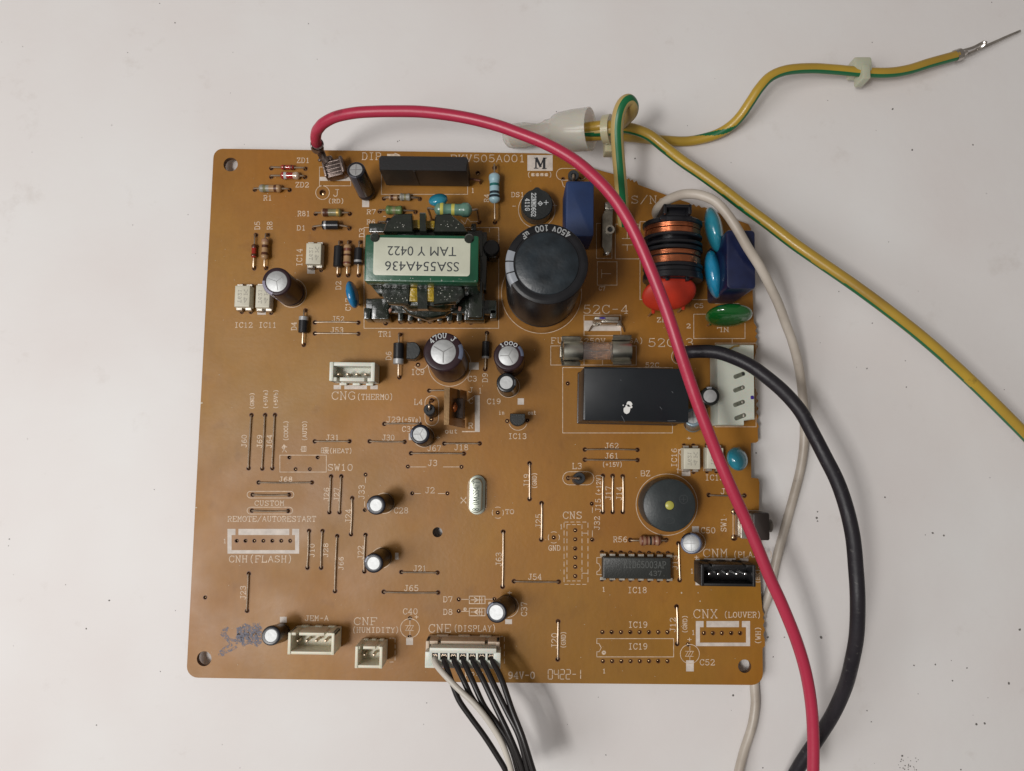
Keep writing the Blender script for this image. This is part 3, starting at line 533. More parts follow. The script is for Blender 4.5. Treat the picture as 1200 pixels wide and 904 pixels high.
def orient(pb, pt):
    """matrix (m) at base point with z axis towards pt"""
    d = (pt-pb).normalized(); x = Vector((1, 0, 0)); x = (x-d*x.dot(d)).normalized(); y = d.cross(x)
    M = Matrix((x, y, d)).transposed().to_4x4(); return Matrix.Translation(pb*S) @ M
def elcap(ub, vb, ut, vt, h, r, ralu, sleeve, stripe=180, sw=22, text=None, score='Y', label=None, tang=200, stripem=None, ta=90, hyp=None, zs=.6):
    pb = P(ub, vb, zs); pt = P(ut, vt, h); ln = (pt-pb).length; W = orient(pb, pt)
    b = MB(); g = 1.2+r*.08
    b.lathe([(r*.80, 0), (r*.96, .15), (r, .5), (r, g), (r*.93, g+.3), (r*.93, g+.6), (r, g+.9), (r, ln-.55), (r*.985, ln-.25), (r*.93, ln-.04), (r*.90, ln), (ralu+.02, ln-.02), (ralu-.05, ln-.18)], 40)
    o = b.build('electrolytic_capacitor', sleeve, board, W)
    a = MB(); a.lathe([(ralu, ln-.35), (ralu, ln-.1), (ralu*.96, ln-.04), (.01, ln-.03)], 32); ao = a.build('aluminium_top', ALU, o, W)
    if score:
        s_ = MB(); q = [(ta, 1), (ta+120, 1), (ta+240, 1)] if score == 'Y' else [(ta+k*90, 1) for k in range(4)]
        s_.stroke([[(0, 0), (math.radians(t), ralu*.85)] for t, _ in q], .16 if r < 4 else .28, lambda t, rd: (rd*math.cos(t), rd*math.sin(t), ln-.025))
        s_.build('vent_score', mat('scored aluminium', (.24, .24, .24), .5, .6), o, W, smooth=False)
    if stripe is not None:
        s_ = MB(); t0 = math.radians(stripe-sw); t1 = math.radians(stripe+sw)
        s_.lathe([(r+.03, 2), (r+.03, ln-.5), (r*.99+.02, ln-.22), (r*.93, ln+.0), (r*.90, ln+.03), (max(ralu+.1, r*.8), ln+.02)], 8, a0=t0, a1=t1); s_.build('polarity_stripe', stripem or STRIPE, o, W)
    if text:
        t_ = MB(); polys, wt = layout(text[0]); rad0 = text[1]; hh = text[2]; span = math.radians(text[3]); ce = math.radians(text[4])
        def fn(x, y):
            t = ce+span*(.5-x/wt); rad = rad0+hh*y/6
            if text[5] if len(text) > 5 else False: t = ce-span*(.5-x/wt); rad = rad0+hh*(1-y/6)
            return (rad*math.cos(t), rad*math.sin(t), ln+.02)
        t_.stroke(polys, .2 if r < 8 else .36, fn); t_.build('printed_value', PRINTW, o, W, smooth=False)
    for sx in (-1, 1):
        e = MB(); k = min(2.5, r)*.45; p = W.inverted() @ (P(ub, vb, 0)*S)/S; e.tube([(sx*k, 0, .3), (sx*k, 0, -2.0)], .28, 7); e.build('lead', TIN, o, W)
    if label: o['label'] = label
    return o
STRIPE = mat('grey blue stripe', (.11,.13,.19), .3, noise=.3)
STRIPEG = mat('pale grey stripe', (.42, .44, .48), .35)
elcap(430,227,417,199,13,2.45,1.75,mat('slate sleeve', (.018,.018,.022), .25),stripe=250,sw=25,score='X',stripem=mat('slate stripe',(.06,.06,.075),.3),label='slim leaning capacitor between the red lead terminal and the black module')
elcap(342,344,324,330,15,3.75,2.75,SLEEVEB,stripe=215,sw=38,label='brown leaning capacitor with scored top on the left beside two ivory chips',ta=-80,stripem=mat('mauve stripe',(.24,.22,.29),.3))
elcap(527,428,519.5,412.5,20,5.0,3.15,SLEEVEB,stripe=0,sw=24,label='fat brown capacitor in front of the transformer',ta=-90,text=('470U J',3.5,1.2,95,95,False))
elcap(598,426,596,417,13,3.95,2.6,SLEEVEB,stripe=20,sw=22,label='brown capacitor right of the black band diode',ta=-60,text=('1000',2.85,.9,80,90,False))
elcap(596,455,593.3,448.5,11,2.6,1.75,mat('black sleeve',(.010,.011,.013),.25),stripe=0,sw=20,stripem=mat('black stripe',(.08,.085,.09),.35),score=None,label='small black capacitor touching the brown one')
elcap(498,513,492,509,10.5,2.6,1.85,SLEEVE,stripe=175,sw=25,score='Y',label='small capacitor below the ferrite bead and heatsink',ta=60)
elcap(452,589.5,440.5,592.2,11,2.5,1.6,SLEEVE,stripe=190,sw=22,score=None,label='small navy capacitor leaning left, with bright top, upper of the left pair')
elcap(449,652.6,437.6,660.4,11,2.5,1.65,SLEEVE,stripe=150,sw=22,score=None,label='small navy capacitor leaning left, with bright top, lower of the left pair')
elcap(330,741.6,317.4,745.2,10.5,2.45,1.6,mat('dark grey sleeve',(.014,.014,.018),.3),stripe=None,score=None,label='small dark capacitor beside the four pin connector at the bottom left')
elcap(595,708.5,581.5,718,11,2.7,1.9,SLEEVE,stripe=150,sw=40,score=None,label='small navy capacitor with pale blue edge right of the two diode symbols')
elcap(812,637,809.8,637,6.5,2.75,2.1,STRIPE,stripe=120,sw=30,score='X',stripem=SLEEVE,label='short grey blue capacitor under the buzzer')
elcap(826,468,832.3,464.3,10,2.5,1.75,mat('jet sleeve',(.010,.012,.011),.22),stripe=95,sw=16,stripem=STRIPEG,score=None,label='small black capacitor beside the white connector')
elcap(812,497,812,489,9,2.5,1.7,mat('silver blue sleeve',(.22,.29,.33),.25,.3),stripe=200,sw=20,stripem=SLEEVE,score='X',label='silvery small capacitor beside the relay, partly under the red lead')
bigc = elcap(634.5,344,641,309,33.5,9.75,8.0,mat('dark bottle sleeve',(.012,.012,.014),.38,noise=.3,spec=.3),stripe=None,score=None,zs=.3,label='very large dark capacitor with printed top ring')
# its cover disc and print
Wc = WM[bigc]; lnc = (P(641,309,33.5)-P(634.5,344,.3)).length
for ch in list(bigc.children):
    if ch.name.startswith('aluminium_top'): bpy.data.objects.remove(ch)
b = MB(); b.lathe([(7.45, lnc-.3), (7.45, lnc+.12), (7.25, lnc+.25), (3.6, lnc+.2), (.01, lnc+.16)], 48)
b.build('top_disc', mat('dusty blue black disc', (.013,.020,.026), .42, noise=.5, nscale=350, bump=.3, bscale=900, rnoise=.12), bigc, Wc)
b = MB()
for k in range(3):
    t0 = math.radians(160+k*17.5); b.lathe([(9.78, lnc-4), (9.78, lnc-.5), (9.6, lnc-.2), (9.1, lnc+.0), (8.8, lnc+.04), (7.9, lnc+.04)], 6, a0=t0, a1=t0+math.radians(15.5))
b.build('polarity_stripe', mat('grey sleeve stripe', (.26,.28,.31), .4), bigc, Wc)
def ringtext(mb, t, rad0, hh, span, ce, z, wd):
    polys, wt = layout(t); sp_ = math.radians(span); c0 = math.radians(ce)
    mb.stroke(polys, wd, lambda x, y: ((rad0+hh*(1-y/6))*math.cos(c0+sp_*(x/wt-.5)), (rad0+hh*(1-y/6))*math.sin(c0+sp_*(x/wt-.5)), z))
b = MB(); ringtext(b, '450', 7.85, 1.3, 21, 62, lnc+.03, .24); ringtext(b, 'V', 8.0, 1.0, 5, 78, lnc+.03, .24); ringtext(b, '100', 7.85, 1.3, 20, 98, lnc+.03, .24); ringtext(b, 'uF', 7.9, 1.1, 12, 126, lnc+.03, .24)
b.build('printed_value', mat('grey cap print', (.30,.31,.31), .6), bigc, Wc, smooth=False)
# glue ring at its foot
b = MB(); b.lathe([(9.6, 0), (11.0, 0.02), (10.9, .35), (10.2, .9), (9.7, 1.5)], 48, cap0=False, cap1=False)
b.build('glue_bead', mat('amber glue', (.30,.14,.035), .25, noise=.3), bigc, frame(634.8,344.5,0.01))

# ---- round bridge rectifier
W = frame(628.5,247,0)
pts = [(4.35*math.cos(t), 4.35*math.sin(t)) for t in [math.radians(a) for a in range(0, 360, 12)]]
pts = [(x*(1.0 if not (y > 3.9) else .9), y+(.5 if (y > 3.9 and abs(x) < 1.2) else 0)) for x, y in pts]
b = MB(); b.prism(pts, .8, 5.6, b=.25); br = b.build('bridge_rectifier', EPOXY, board, W); br['label'] = 'round black rectifier with white print above the big capacitor'
b = MB()
def vtext(mb, t, cx, y0, y1, h, wd, z):
    polys, wt = layout(t); mb.stroke(polys, wd, lambda x, y: (cx+h*(y/6-.5), y0+(y1-y0)*x/wt, z))
vtext(b, '22NM06G2', -.9, 3.1, -3.4, 1.2, .2, 5.62); vtext(b, '411G', -2.6, 1.5, -1.8, 1.15, .2, 5.62)
b.stroke([[(1.9,.5),(3.1,.5)],[(2.5,1.1),(2.5,-.1)],[(.3,.2),(.9,.8),(1.5,.2),(.9,-.4),(.3,.2)],[(.6,.2),(1.2,.2)]], .18, lambda x, y: (x, y, 5.62)); b.build('printed_code', PRINTW, br, W, smooth=False)
for q in ((2.5,2.5),(-2.5,2.5),(-2.5,-2.5),(2.5,-2.5)):
    e = MB(); e.tube([(q[0], q[1], 1), (q[0], q[1], -1.5)], .3, 7); e.build('lead', TIN, br, W)

# ---- film box capacitors
def boxcap(u0, v0, u1, v1, h, m, label, r=.7):
    c = P((u0+u1)/2, (v0+v1)/2, h); W = Matrix.Translation(Vector((c.x, c.y, ZB))*S) @ Matrix.Rotation(BR, 4, 'Z')
    b = MB(); b.rbox(0, 0, L(u0, v0, u1, v0, h), L(u0, v0, u0, v1, h), .3, h, r=r, b=.5, seg=4); o = b.build('film_capacitor', m, board, W); o['label'] = label
    for sy in (-.35, .35):
        e = MB(); e.tube([(0, sy*L(u0, v0, u0, v1, h), .6), (0, sy*L(u0, v0, u0, v1, h), -1.5)], .35, 7); e.build('lead', TIN, o, W)
    return o
BLUEB = mat('blue capacitor case', (.012,.032,.105), .5, noise=.25, nscale=150, bump=.1); NAVY = mat('navy capacitor case', (.008,.013,.05), .3, noise=.3)
boxcap(663,212,696,277,13.5,BLUEB,'blue box capacitor beside the big dark capacitor'); bx = boxcap(851.5,269.5,885.5,338.5,20,NAVY,'dark navy box capacitor at the upper right corner',r=.9)
W = WM[bx]

# ---- ceramic disc parts
def disc(u, v, h, dia, th, yaw, lean, m, label, name='disc_capacitor', dia2=None, leanax='v'):
    """disc standing on edge: yaw = direction of disc plane in the board, lean = tilt from vertical (deg)"""
    c = P(u, v, h); W = Matrix.Translation(c*S) @ Matrix.Rotation(BR+math.radians(yaw), 4, 'Z') @ Matrix.Rotation(math.radians(lean), 4, 'X')
    b = MB(); b.ellipsoid((0, 0, 0), dia/2, th/2, (dia2 or dia)/2, pw=.8, seg=32, ns=18); o = b.build(name, m, board, W, ang=80); o['label'] = label
    for s_ in (-1, 1):
        e = MB(); e.tube([(s_*dia*.28, 0, -dia*.30), (s_*dia*.28, 0, -(dia2 or dia)*.5-.4)], .5, 8); e.build('lead_collar', m, o, W)
        q = W.inverted() @ ((W @ Vector((s_*dia*.28*S, 0, -(dia2 or dia)*.5*S))))
        base = W @ (Vector((s_*dia*.28, 0, -(dia2 or dia)*.5))*S); b0 = W.inverted() @ Vector((base.x, base.y, (ZB-1)*S))
        e = MB(); e.tube([(s_*dia*.28, 0, -(dia2 or dia)*.46), tuple(b0/S)], .28, 7); e.build('lead', TIN, o, W)
    return o
BLUC = mat('bright blue epoxy', (.015,.24,.42), .12, coat=.6, noise=.3, nscale=180, bump=.25, bscale=250); TURQ = mat('turquoise epoxy', (.02,.22,.30), .15, coat=.5, noise=.3, nscale=180, bump=.3, bscale=250); GRNV = mat('green epoxy', (.006,.09,.015), .12, coat=.6, bump=.25, bscale=250)
REDV = mat('red epoxy', (.50,.030,.010), .55, noise=.25, nscale=150, bump=.3, bscale=500)
disc(837,270,10.5,12.5,4.6,-78,16,TURQ,'upper blue disc capacitor beside the choke',dia2=11.5); disc(836.5,322,9.5,13,4.6,-82,18,BLUC,'lower bright blue disc capacitor beside the choke',dia2=11.5)
disc(854,370,9,12.2,4.6,0,-14,GRNV,'glossy green disc varistor under the navy box',name='varistor',dia2=10.5)
disc(784,344.5,10.5,14.5,4.2,8,-46,REDV,'flat red disc varistor in front of the choke',name='varistor',dia2=10)
disc(413,345.5,4.5,7.6,2.8,-78,8,mat('blue epoxy small',(.015,.17,.36),.15,coat=.5),'small blue disc capacitor left of the transformer',dia2=6)
disc(513.5,234.5,11,5.2,3,12,35,mat('cyan epoxy small',(.02,.22,.32),.15,coat=.5),'small cyan disc capacitor behind the green resistor')
disc(864,538,4.5,6.4,4.6,-62,38,TURQ,'crumpled turquoise disc capacitor near the board edge',dia2=7.4)

# ---- black upright power module
c = P(496,191.5,13); W = Matrix.Translation(Vector((c.x, c.y, ZB))*S) @ Matrix.Rotation(BR, 4, 'Z')
ww = L(443,190,548,190,13); b = MB()
b.prism([(-ww/2+.5,1.9),(-ww/2,1.2),(-ww/2+.3,-2.0),(ww/2-.3,-2.0),(ww/2,1.2),(ww/2-.5,1.9)][::-1][::-1], 1.3, 13, b=.3)
b.v = [(x, y, z) for x, y, z in b.v]
mod = b.build('power_module', mat('matt black resin', (.010,.010,.011), .45, bump=.2, bscale=2000), board, W); mod['label'] = 'long black power module standing at the top edge'
g_ = MB(); g_.rbox(-ww*.10, -2.05, .35, .3, 2, 12.8, .05, .05); g_.build('mould_line', BLACKP, mod, W)
for i in range(10):
    e = MB(); x = -ww/2+1.4+i*(ww-2.8)/9; e.tube([(x, -.4, 1.5), (x, -1.0, .8), (x, -1.0, -1.5)], .3, 6); e.build('lead', TIN, mod, W)
e = MB(); e.tube([(ww/2-1, 0, 2.4), (ww/2+2.6, -.6, 2.2), (ww/2+2.9, -.7, -1)], .35, 7); e.build('lead', mat('dark lead',(.12,.05,.03),.4,.6), mod, W); hole(560,203,.55)

# ---- transformer
W = frame(505,326,0); WT = W
tp = local(W, P(494,303,26)); tw = L(428,300,561.5,300,26); td = L(494,275,494,330,26)
GREEN = mat('green tape', (.010,.085,.042), .3, noise=.3, nscale=200, bump=.3, bscale=500, coat=.2)
cx, cy = tp.x, tp.y
b = MB(); b.rbox(cx, cy, tw, td, 22.0, 26, r=.5, b=.3)
tr = b.build('transformer', GREEN, board, W); tr['label'] = 'green taped transformer with upside-down paper label'
for sx in (-1, 1):
    e = MB(); e.prism([(cx+sx*(tw/2-2.4)+1.2*math.cos(t*.524), cy+td/2-.8+1.2*math.sin(t*.524)) for t in range(12)], 25.9, 26.5, b=.3); e.build('tape_fold', VARN, tr, W)
lw = L(438,300,551.3,300,26); lh = L(494,279,494,323,26); lc = local(W, P(494.3,301.3,26))
b = MB(); b.rbox(lc.x, lc.y, lw, lh, 26.0, 26.10, r=.8, b=.02, seg=5)
lab = b.build('paper_label', mat('yellowed label paper', (.56,.57,.46), .35, noise=.22, nscale=90, bump=.1, col2=(.44,.45,.36)), tr, W)
def ftext(t, cx_, cy_, width, height, rot, z, parent, W, m, name='label_text', bold=0.0, font_w=None):
    cu = bpy.data.curves.new('t', 'FONT'); cu.body = t; cu.size = 1; cu.offset = bold; cu.resolution_u = 3
    o = bpy.data.objects.new('t', cu); C.objects.link(o); dg = bpy.context.evaluated_depsgraph_get(); me = bpy.data.meshes.new_from_object(o.evaluated_get(dg))
    bpy.data.objects.remove(o)
    xs = [v.co.x for v in me.vertices]; ys = [v.co.y for v in me.vertices]; sx = width/(max(xs)-min(xs)); sy = height/(max(ys)-min(ys)); mx_, my_ = (max(xs)+min(xs))/2, (max(ys)+min(ys))/2
    ca, sa = math.cos(rot), math.sin(rot)
    for v in me.vertices:
        x = (v.co.x-mx_)*sx; y = (v.co.y-my_)*sy; v.co = ((cx_+x*ca-y*sa)*S, (cy_+x*sa+y*ca)*S, z*S)
    me.materials.append(m); me.name = name
    return link(name, me, parent, W)
k = 4.27/(1-26/211)
INK = mat('label ink', (.035,.04,.045), .6)
ftext('SSA554A436', *local(W, P(494.5,312.5,26)).xy, 88/k, 11.6/k, math.pi, 26.13, tr, W, INK)
ftext('TAM Y 0422', *local(W, P(494.5,294.7,26)).xy, 82/k, 11.4/k, math.pi, 26.13, tr, W, INK)
# bobbin: winding block, flanges front and back, pin rails
b = MB()
def lobe(x0, x1, y0, y1, z0, z1, c=2.0, front=True):
    s_ = -1 if front else 1; pts = [(x0, y0), (x1, y0), (x1, y1-s_*0), (x1, y1)]
    a = [(x0, y0), (x0, y1-s_*c), (x0+c, y1), (x1-c, y1), (x1, y1-s_*c), (x1, y0)]
    if front: pass
    else: a = a[::-1]
    b.prism(a, z0, z1, b=.35)
b.rbox(cx, cy, tw-12.4, td+9, 6.5, 17.3, r=4.2, b=.8, seg=5)                         # winding covered with varnished tape
bob = b.build('winding', mat('varnished winding', (.012,.022,.012), .22, noise=.6, nscale=400, bump=.7, bscale=500, coat=.4), tr, W)
def LB(u, v, h): q = local(W, P(u, v, h)); return (q.x, q.y)
b = MB()
# rear upper flange: two trapezoids with a post between
for poly in ([(449,272),(452,262),(462,251),(483,250),(484,272)], [(508,272),(510,252),(527,250),(544,264),(548,272)], [(491.5,272),(491.5,249),(498.5,249),(500,272)]):
    b.prism([LB(u, v, 21.5) for u, v in poly][::-1], 18.2, 21.5, b=.3)
# front upper flange
for poly in ([(446,331),(448,347),(454,355),(479,357),(481,331)], [(508,331),(508,357),(534,354),(543,345),(545,331)], [(488,331),(489,362),(501,362),(501,331)]):
    b.prism([LB(u, v, 19) for u, v in poly][::-1], 16.0, 19, b=.3)
b.prism([LB(u, v, 21) for u, v in [(440,327),(442,333),(541,337),(541,327)]][::-1], 19.2, 21.5, b=.3)
b.prism([LB(u, v, 9) for u, v in [(470,360),(478,368),(500,374),(522,369),(534,358),(532,350),(472,350)]][::-1], 5.0, 9, b=.5)
b.build('bobbin_flange', VARN, tr, W)
b = MB(); b.rbox(cx-tw/2+3.2, cy, 6, td*.93, 5.2, 22.1, r=.4, b=.2); b.rbox(cx+tw/2-3.2, cy, 6, td*.93, 5.2, 22.1, r=.4, b=.2); b.rbox(cx, cy, tw-1, td*.93, 17, 22.1, r=.4, b=.2); b.build('ferrite_core', mat('dark green varnished core', (.008,.028,.016), .25, noise=.5, nscale=300, bump=.5, bscale=700, coat=.4), tr, W)
b = MB()
for u0, u1, v0, v1 in ((482,487,338,354),(501.5,506.5,338,354),(485,491,259,269),(502,507,260,269)):
    p0 = LB(u0, v0, 17.6); p1 = LB(u1, v1, 17.6); b.rbox((p0[0]+p1[0])/2, (p0[1]+p1[1])/2, abs(p1[0]-p0[0])+1.2, abs(p1[1]-p0[1]), 14, 18.6, .2, .2)
b.build('yellow_tape', mat('crinkled yellow tape', (.42,.28,.02), .22, noise=.4, nscale=900, bump=1.0, bscale=1500, coat=.5), tr, W)
b = MB(); rd_ = random.Random(21)
for i in range(70):
    u, v, h = rd_.choice([(rd_.uniform(452,478), rd_.uniform(340,355), 19.03), (rd_.uniform(510,536), rd_.uniform(338,353), 19.03), (rd_.uniform(455,480), rd_.uniform(255,268), 21.53), (rd_.uniform(512,538), rd_.uniform(257,268), 21.53), (rd_.uniform(430,560), rd_.uniform(326,330), 26.03)])
    x, y = LB(u, v, h); r_ = rd_.uniform(.06, .17); b.prism([(x+r_*math.cos(k*1.2566), y+r_*math.sin(k*1.2566)*rd_.uniform(.5, 1)) for k in range(5)], h-.02, h+.02)
tag(b.build('pale_specks', mat('pale dust', (.45,.45,.40), .8), tr, W, smooth=False), kind='stuff')
b = MB()      # low pin rails
def lrect(u0, v0, u1, v1, h, z0, m=.2):
    p0 = LB(u0, v1, h); p1 = LB(u1, v0, h); b.rbox((p0[0]+p1[0])/2, (p0[1]+p1[1])/2, abs(p1[0]-p0[0]), abs(p1[1]-p0[1]), z0, h, .3, m)
lrect(428,352,582,366,5.5,.8); lrect(426,361,434,374,6.5,.8); lrect(435,350,456,374,6.8,.8); lrect(544,344,568,375,7.0,.8); lrect(574,363,582,373,5.5,.8)
for i, u in enumerate((466,477.5,489,500.5,512,523.5,535)): lrect(u, 362, u+6.5, 376, 4.6, .6)
lrect(432,262,470,272,5,.8); lrect(545,270,566,300,7,.8); lrect(560,272,571,340,6.5,.8); lrect(572,286,582,302,6,.8)
for u in (440,456,520,536,552): lrect(u, 262, u+6, 270, 4.6, .6)
lrect(548,330,566,372,10,.8)
b.build('pin_rail', VARN, tr, W)
b = MB(); b.prism([(LB(576,292,6)[0]+2.3*math.cos(t*.4488), LB(576,292,6)[1]+2.3*math.sin(t*.4488)) for t in range(14)], 1, 7.4, b=.4); b.build('locating_boss', BLACKP, tr, W)
for u, v in [(469.5+11.5*i, 377) for i in range(7)]+[(452,379),(552,378)]:
    hole(u, v, .6); e = MB(); q = LB(u, v, 0); e.tube([(q[0], q[1]+1.1, 3), (q[0], q[1]+.1, 1.2), (q[0], q[1], -1.4)], .4, 7); e.build('pin', STEEL, tr, W)
for u0, v0, u1, v1, h0, h1 in ((458,362,451,375,7.5,2),(539,360,538,370,6.5,3)):
    e = MB(); a = LB(u0, v0, h0); c = LB(u1, v1, h1); e.tube([(*a, h0), (*c, h1+1.0)], .42, 7, flat=.5); e.build('winding_end', mat('copper pink tape end', (.62,.33,.24), .35, .5), tr, W)

# ---- common mode choke
W = frame(786,287,0); WCK = W
AX = 9.6; b = MB(); BLK2 = mat('black choke bobbin', (.010,.010,.013), .3, bump=.1)
def ydisc(mb, y0, y1, r, mi=0, seg=36, z=AX, x=0.0, rz=None):
    n = seg; rings = []
    for y, q in ((y0, r-.25), (y0+.2*(1 if y1 > y0 else -1), r), (y1-.2*(1 if y1 > y0 else -1), r), (y1, r-.25)):
        rings.append([(x+q*math.cos(2*math.pi*i/n), y, z+q*.92*math.sin(2*math.pi*i/n)) for i in range(n)])
    mb.rings(rings, mi)
q0 = local(W, P(796,254,18)); q1 = local(W, P(796,318,18)); ck = (q0.x+q1.x)/2; ytop, ybot = q0.y, q1.y; Y = lambda f: ytop+(ybot-ytop)*f
R = 7.9
for f, t, rr_ in ((0,1.3,R),(.26,.9,R-.1),(.40,.9,R),(.50,1.0,R),(.64,.6,R-.9),(.82,1.0,R),(.90,1.3,R-.3),(1.0,1.8,R)):
    ydisc(b, Y(f)+t/2, Y(f)-t/2, rr_, x=ck)
ydisc(b, Y(0), Y(1), 5.6, x=ck)
ch = b.build('choke_coil', BLK2, board, W); ch['label'] = 'large choke coil with copper windings between black flanges'
def torus_y(mb, y, R0, r0, seg=40, x=0.0):
    rs = []
    for i in range(seg+1):
        t = 2*math.pi*i/seg; rs.append([(x+(R0+r0*math.cos(a))*math.cos(t), y+r0*math.sin(a), AX+.92*(R0+r0*math.cos(a))*math.sin(t)) for a in [k*math.pi/4 for k in range(8)]])
    mb.rings(rs, 0, False, False)
COP = mat('copper enamel wire', (.62,.20,.09), .25, .9, noise=.3, nscale=300)
for f0, f1 in ((.04,.115),(.135,.235),(.545,.625),(.66,.78)):
    wb = MB(); n = max(3, int(abs(Y(f1)-Y(f0))/.33))
    for i in range(n): torus_y(wb, Y(f0+(f1-f0)*(i+.5)/n), R-.75, .26, x=ck)
    wb.build('copper_winding', COP, ch, W)
b = MB(); a = local(W, P(793,243,17)); b.rbox(a.x, a.y, 6.8, .8, 6, 18.2, .3, .2); b.rbox(a.x-3.2, a.y-.8, .9, 2.6, 6, 18.2, .3, .2); b.rbox(a.x+3.2, a.y-.8, .9, 2.6, 6, 18.2, .3, .2); b.rbox(a.x, a.y-1.0, 5.4, 1.6, 6, 15.6, .3, .2); b.rbox(a.x, a.y-2.6, 8.6, 1.2, 1, 16.4, .4, .2)
b.build('end_bracket', BLK2, ch, W)
b = MB(); a = local(W, P(793,324,14)); b.rbox(a.x, a.y, 7.6, 1.4, 1, 14.6, .3, .2); b.rbox(a.x-2.6, a.y-.9, .8, .8, 1, 15, .1, .1); b.rbox(a.x+2.6, a.y-.9, .8, .8, 1, 15, .1, .1); b.rbox(ck, (ytop+ybot)/2, 11, abs(ytop-ybot)+1, .5, 3.0, .5, .2)
b.build('end_bracket', BLK2, ch, W)

# ---- relay
c = P(745.5,462.5,17); W = Matrix.Translation(Vector((c.x, c.y, ZB))*S) @ Matrix.Rotation(BR-.008, 4, 'Z')
rw, rd = L(684,462,807,462,17), L(745,432,745,495,17)
RB = mat('blue black relay case', (.009,.012,.016), .34, noise=.35, nscale=60, bump=.06, bscale=300, rnoise=.08)
b = MB(); b.rbox(0, 0, rw, rd, 1.2, 17, .35, .25); rl = b.build('relay', RB, board, W); rl['label'] = 'large blue-black relay box with a white paint dot'
b = MB(); b.rbox(0, 0, rw+.5, rd+.5, .2, 1.25, .35, .15); b.build('relay_base', mat('brown relay resin', (.05,.03,.02), .25), rl, W)
d0 = (W.inverted() @ (P(735,478,17)*S))/S; b = MB()
for dx, dy, q in ((.5,.9,.75),(-.1,-.6,.95),(.2,.1,.75),(-1.0,.6,.15),(1.0,.2,.3)):
    b.prism([(d0.x+dx+q*math.cos(t*.52)*rr.uniform(.85,1.1), d0.y+dy+q*math.sin(t*.52)*rr.uniform(.85,1.1)) for t in range(12)], 17.0, 17.05+.02*q, b=.02)
b.build('paint_dot', mat('white paint', (.75,.75,.72), .5), rl, W)
b = MB(); b.stroke([[(-3.6,-5.5),(-3.1,-6.4),(-2.9,-7)],[(-4,3.6),(-3.8,3.5)],[(9,1),(9.3,.6)],[(6,-3),(6.5,-3.6)],[(8,-6.5),(10,-6.4)]], .1, lambda x, y: (x, y, 17.01)); b.build('scratch', mat('grey scratch', (.12,.13,.14), .5), rl, W, smooth=False)

# ---- fuse clips (on the board) and the glass fuse (a thing of its own)
def clip(u0, u1, v0, v1, left):
    c = P((u0+u1)/2, (v0+v1)/2, 6); W = Matrix.Translation(Vector((c.x, c.y, ZB))*S) @ Matrix.Rotation(BR, 4, 'Z'); wl = L(u0, v0, u1, v0, 6); b = MB()
    r0 = 2.85; zc = 4.6; prof = []
    for k in range(-50, 231, 14): a = math.radians(k); 
    # spring clip: U profile open at the top, lips flared
    prof = [(r0+1.0, zc+2.3), (r0+.3, zc+1.7), (r0*.95, zc+1.1), (r0, zc), (r0*.85, zc-1.6), (r0*.5, zc-2.5), (0, zc-2.75), (-r0*.5, zc-2.5), (-r0*.85, zc-1.6), (-r0, zc), (-r0*.95, zc+1.1), (-r0-.3, zc+1.7), (-r0-1.0, zc+2.3)]
    th = .28; n = len(prof); ou = []
    for i, (y, z) in enumerate(prof):
        y0, z0 = prof[max(0, i-1)]; y1, z1 = prof[min(n-1, i+1)]; d = math.hypot(y1-y0, z1-z0); ou.append((y-(z1-z0)/d*th, z+(y1-y0)/d*th))
    loop = [(y, z) for y, z in prof]+ou[::-1]
    b.rings([[(x, y, z) for y, z in loop] for x in (-wl/2, wl/2)])
    for sy in (-1.4, 1.4): b.rbox(0, sy, 1.4, .3, -1, 2.2, .05, .03)
    b.rbox(0, 0, wl*.7, 4.2, .15, 1.9, .2, .1)
    st = -1 if left else 1; b.rbox(st*(wl/2+.15), 0, .3, 2.8, 1.5, 5.2, .1, .05)
    o = b.build('fuse_clip', STEEL, board, W, ang=30); o['label'] = ('left' if left else 'right')+' metal fuse clip'; return o
clip(658,680,400,424,True); clip(718,739.5,398,423,False)
a = P(661,411.5,5.2); c = P(738,411.5,5.2); fuw = Matrix.Translation(a*S) @ (c-a).to_track_quat('Z', 'Y').to_matrix().to_4x4(); fl = (c-a).length
gm = bpy.data.materials.new('fuse glass'); gm.use_nodes = True; gb = gm.node_tree.nodes['Principled BSDF']; gb.inputs['Base Color'].default_value = (.80,.74,.72,1); gb.inputs['Transmission Weight'].default_value = .9; gb.inputs['Roughness'].default_value = .12; gb.inputs['IOR'].default_value = 1.2
b = MB(); b.lathe([(2.35, 4.2), (2.35, fl-4.2)], 28); fuse = b.build('glass_fuse', gm, None, fuw); tag(fuse, 'small glass tube fuse held in the two metal clips above the relay', 'fuse')
for z0, z1 in ((-.3, 5.0), (fl-5.0, fl+.3)):
    b = MB(); b.lathe([(2.3, z0), (2.65, z0+.2), (2.65, z1-.2), (2.5, z1)], 28); b.build('end_cap', mat('nickel cap', (.66,.66,.58), .36, 1.0, noise=.3, nscale=300), fuse, fuw)
b = MB(); b.tube([(.2*math.sin(k), .15*math.cos(k*1.3), 4+(fl-8)*k/10) for k in range(11)], .09, 6); b.build('fuse_element', STEEL, fuse, fuw)

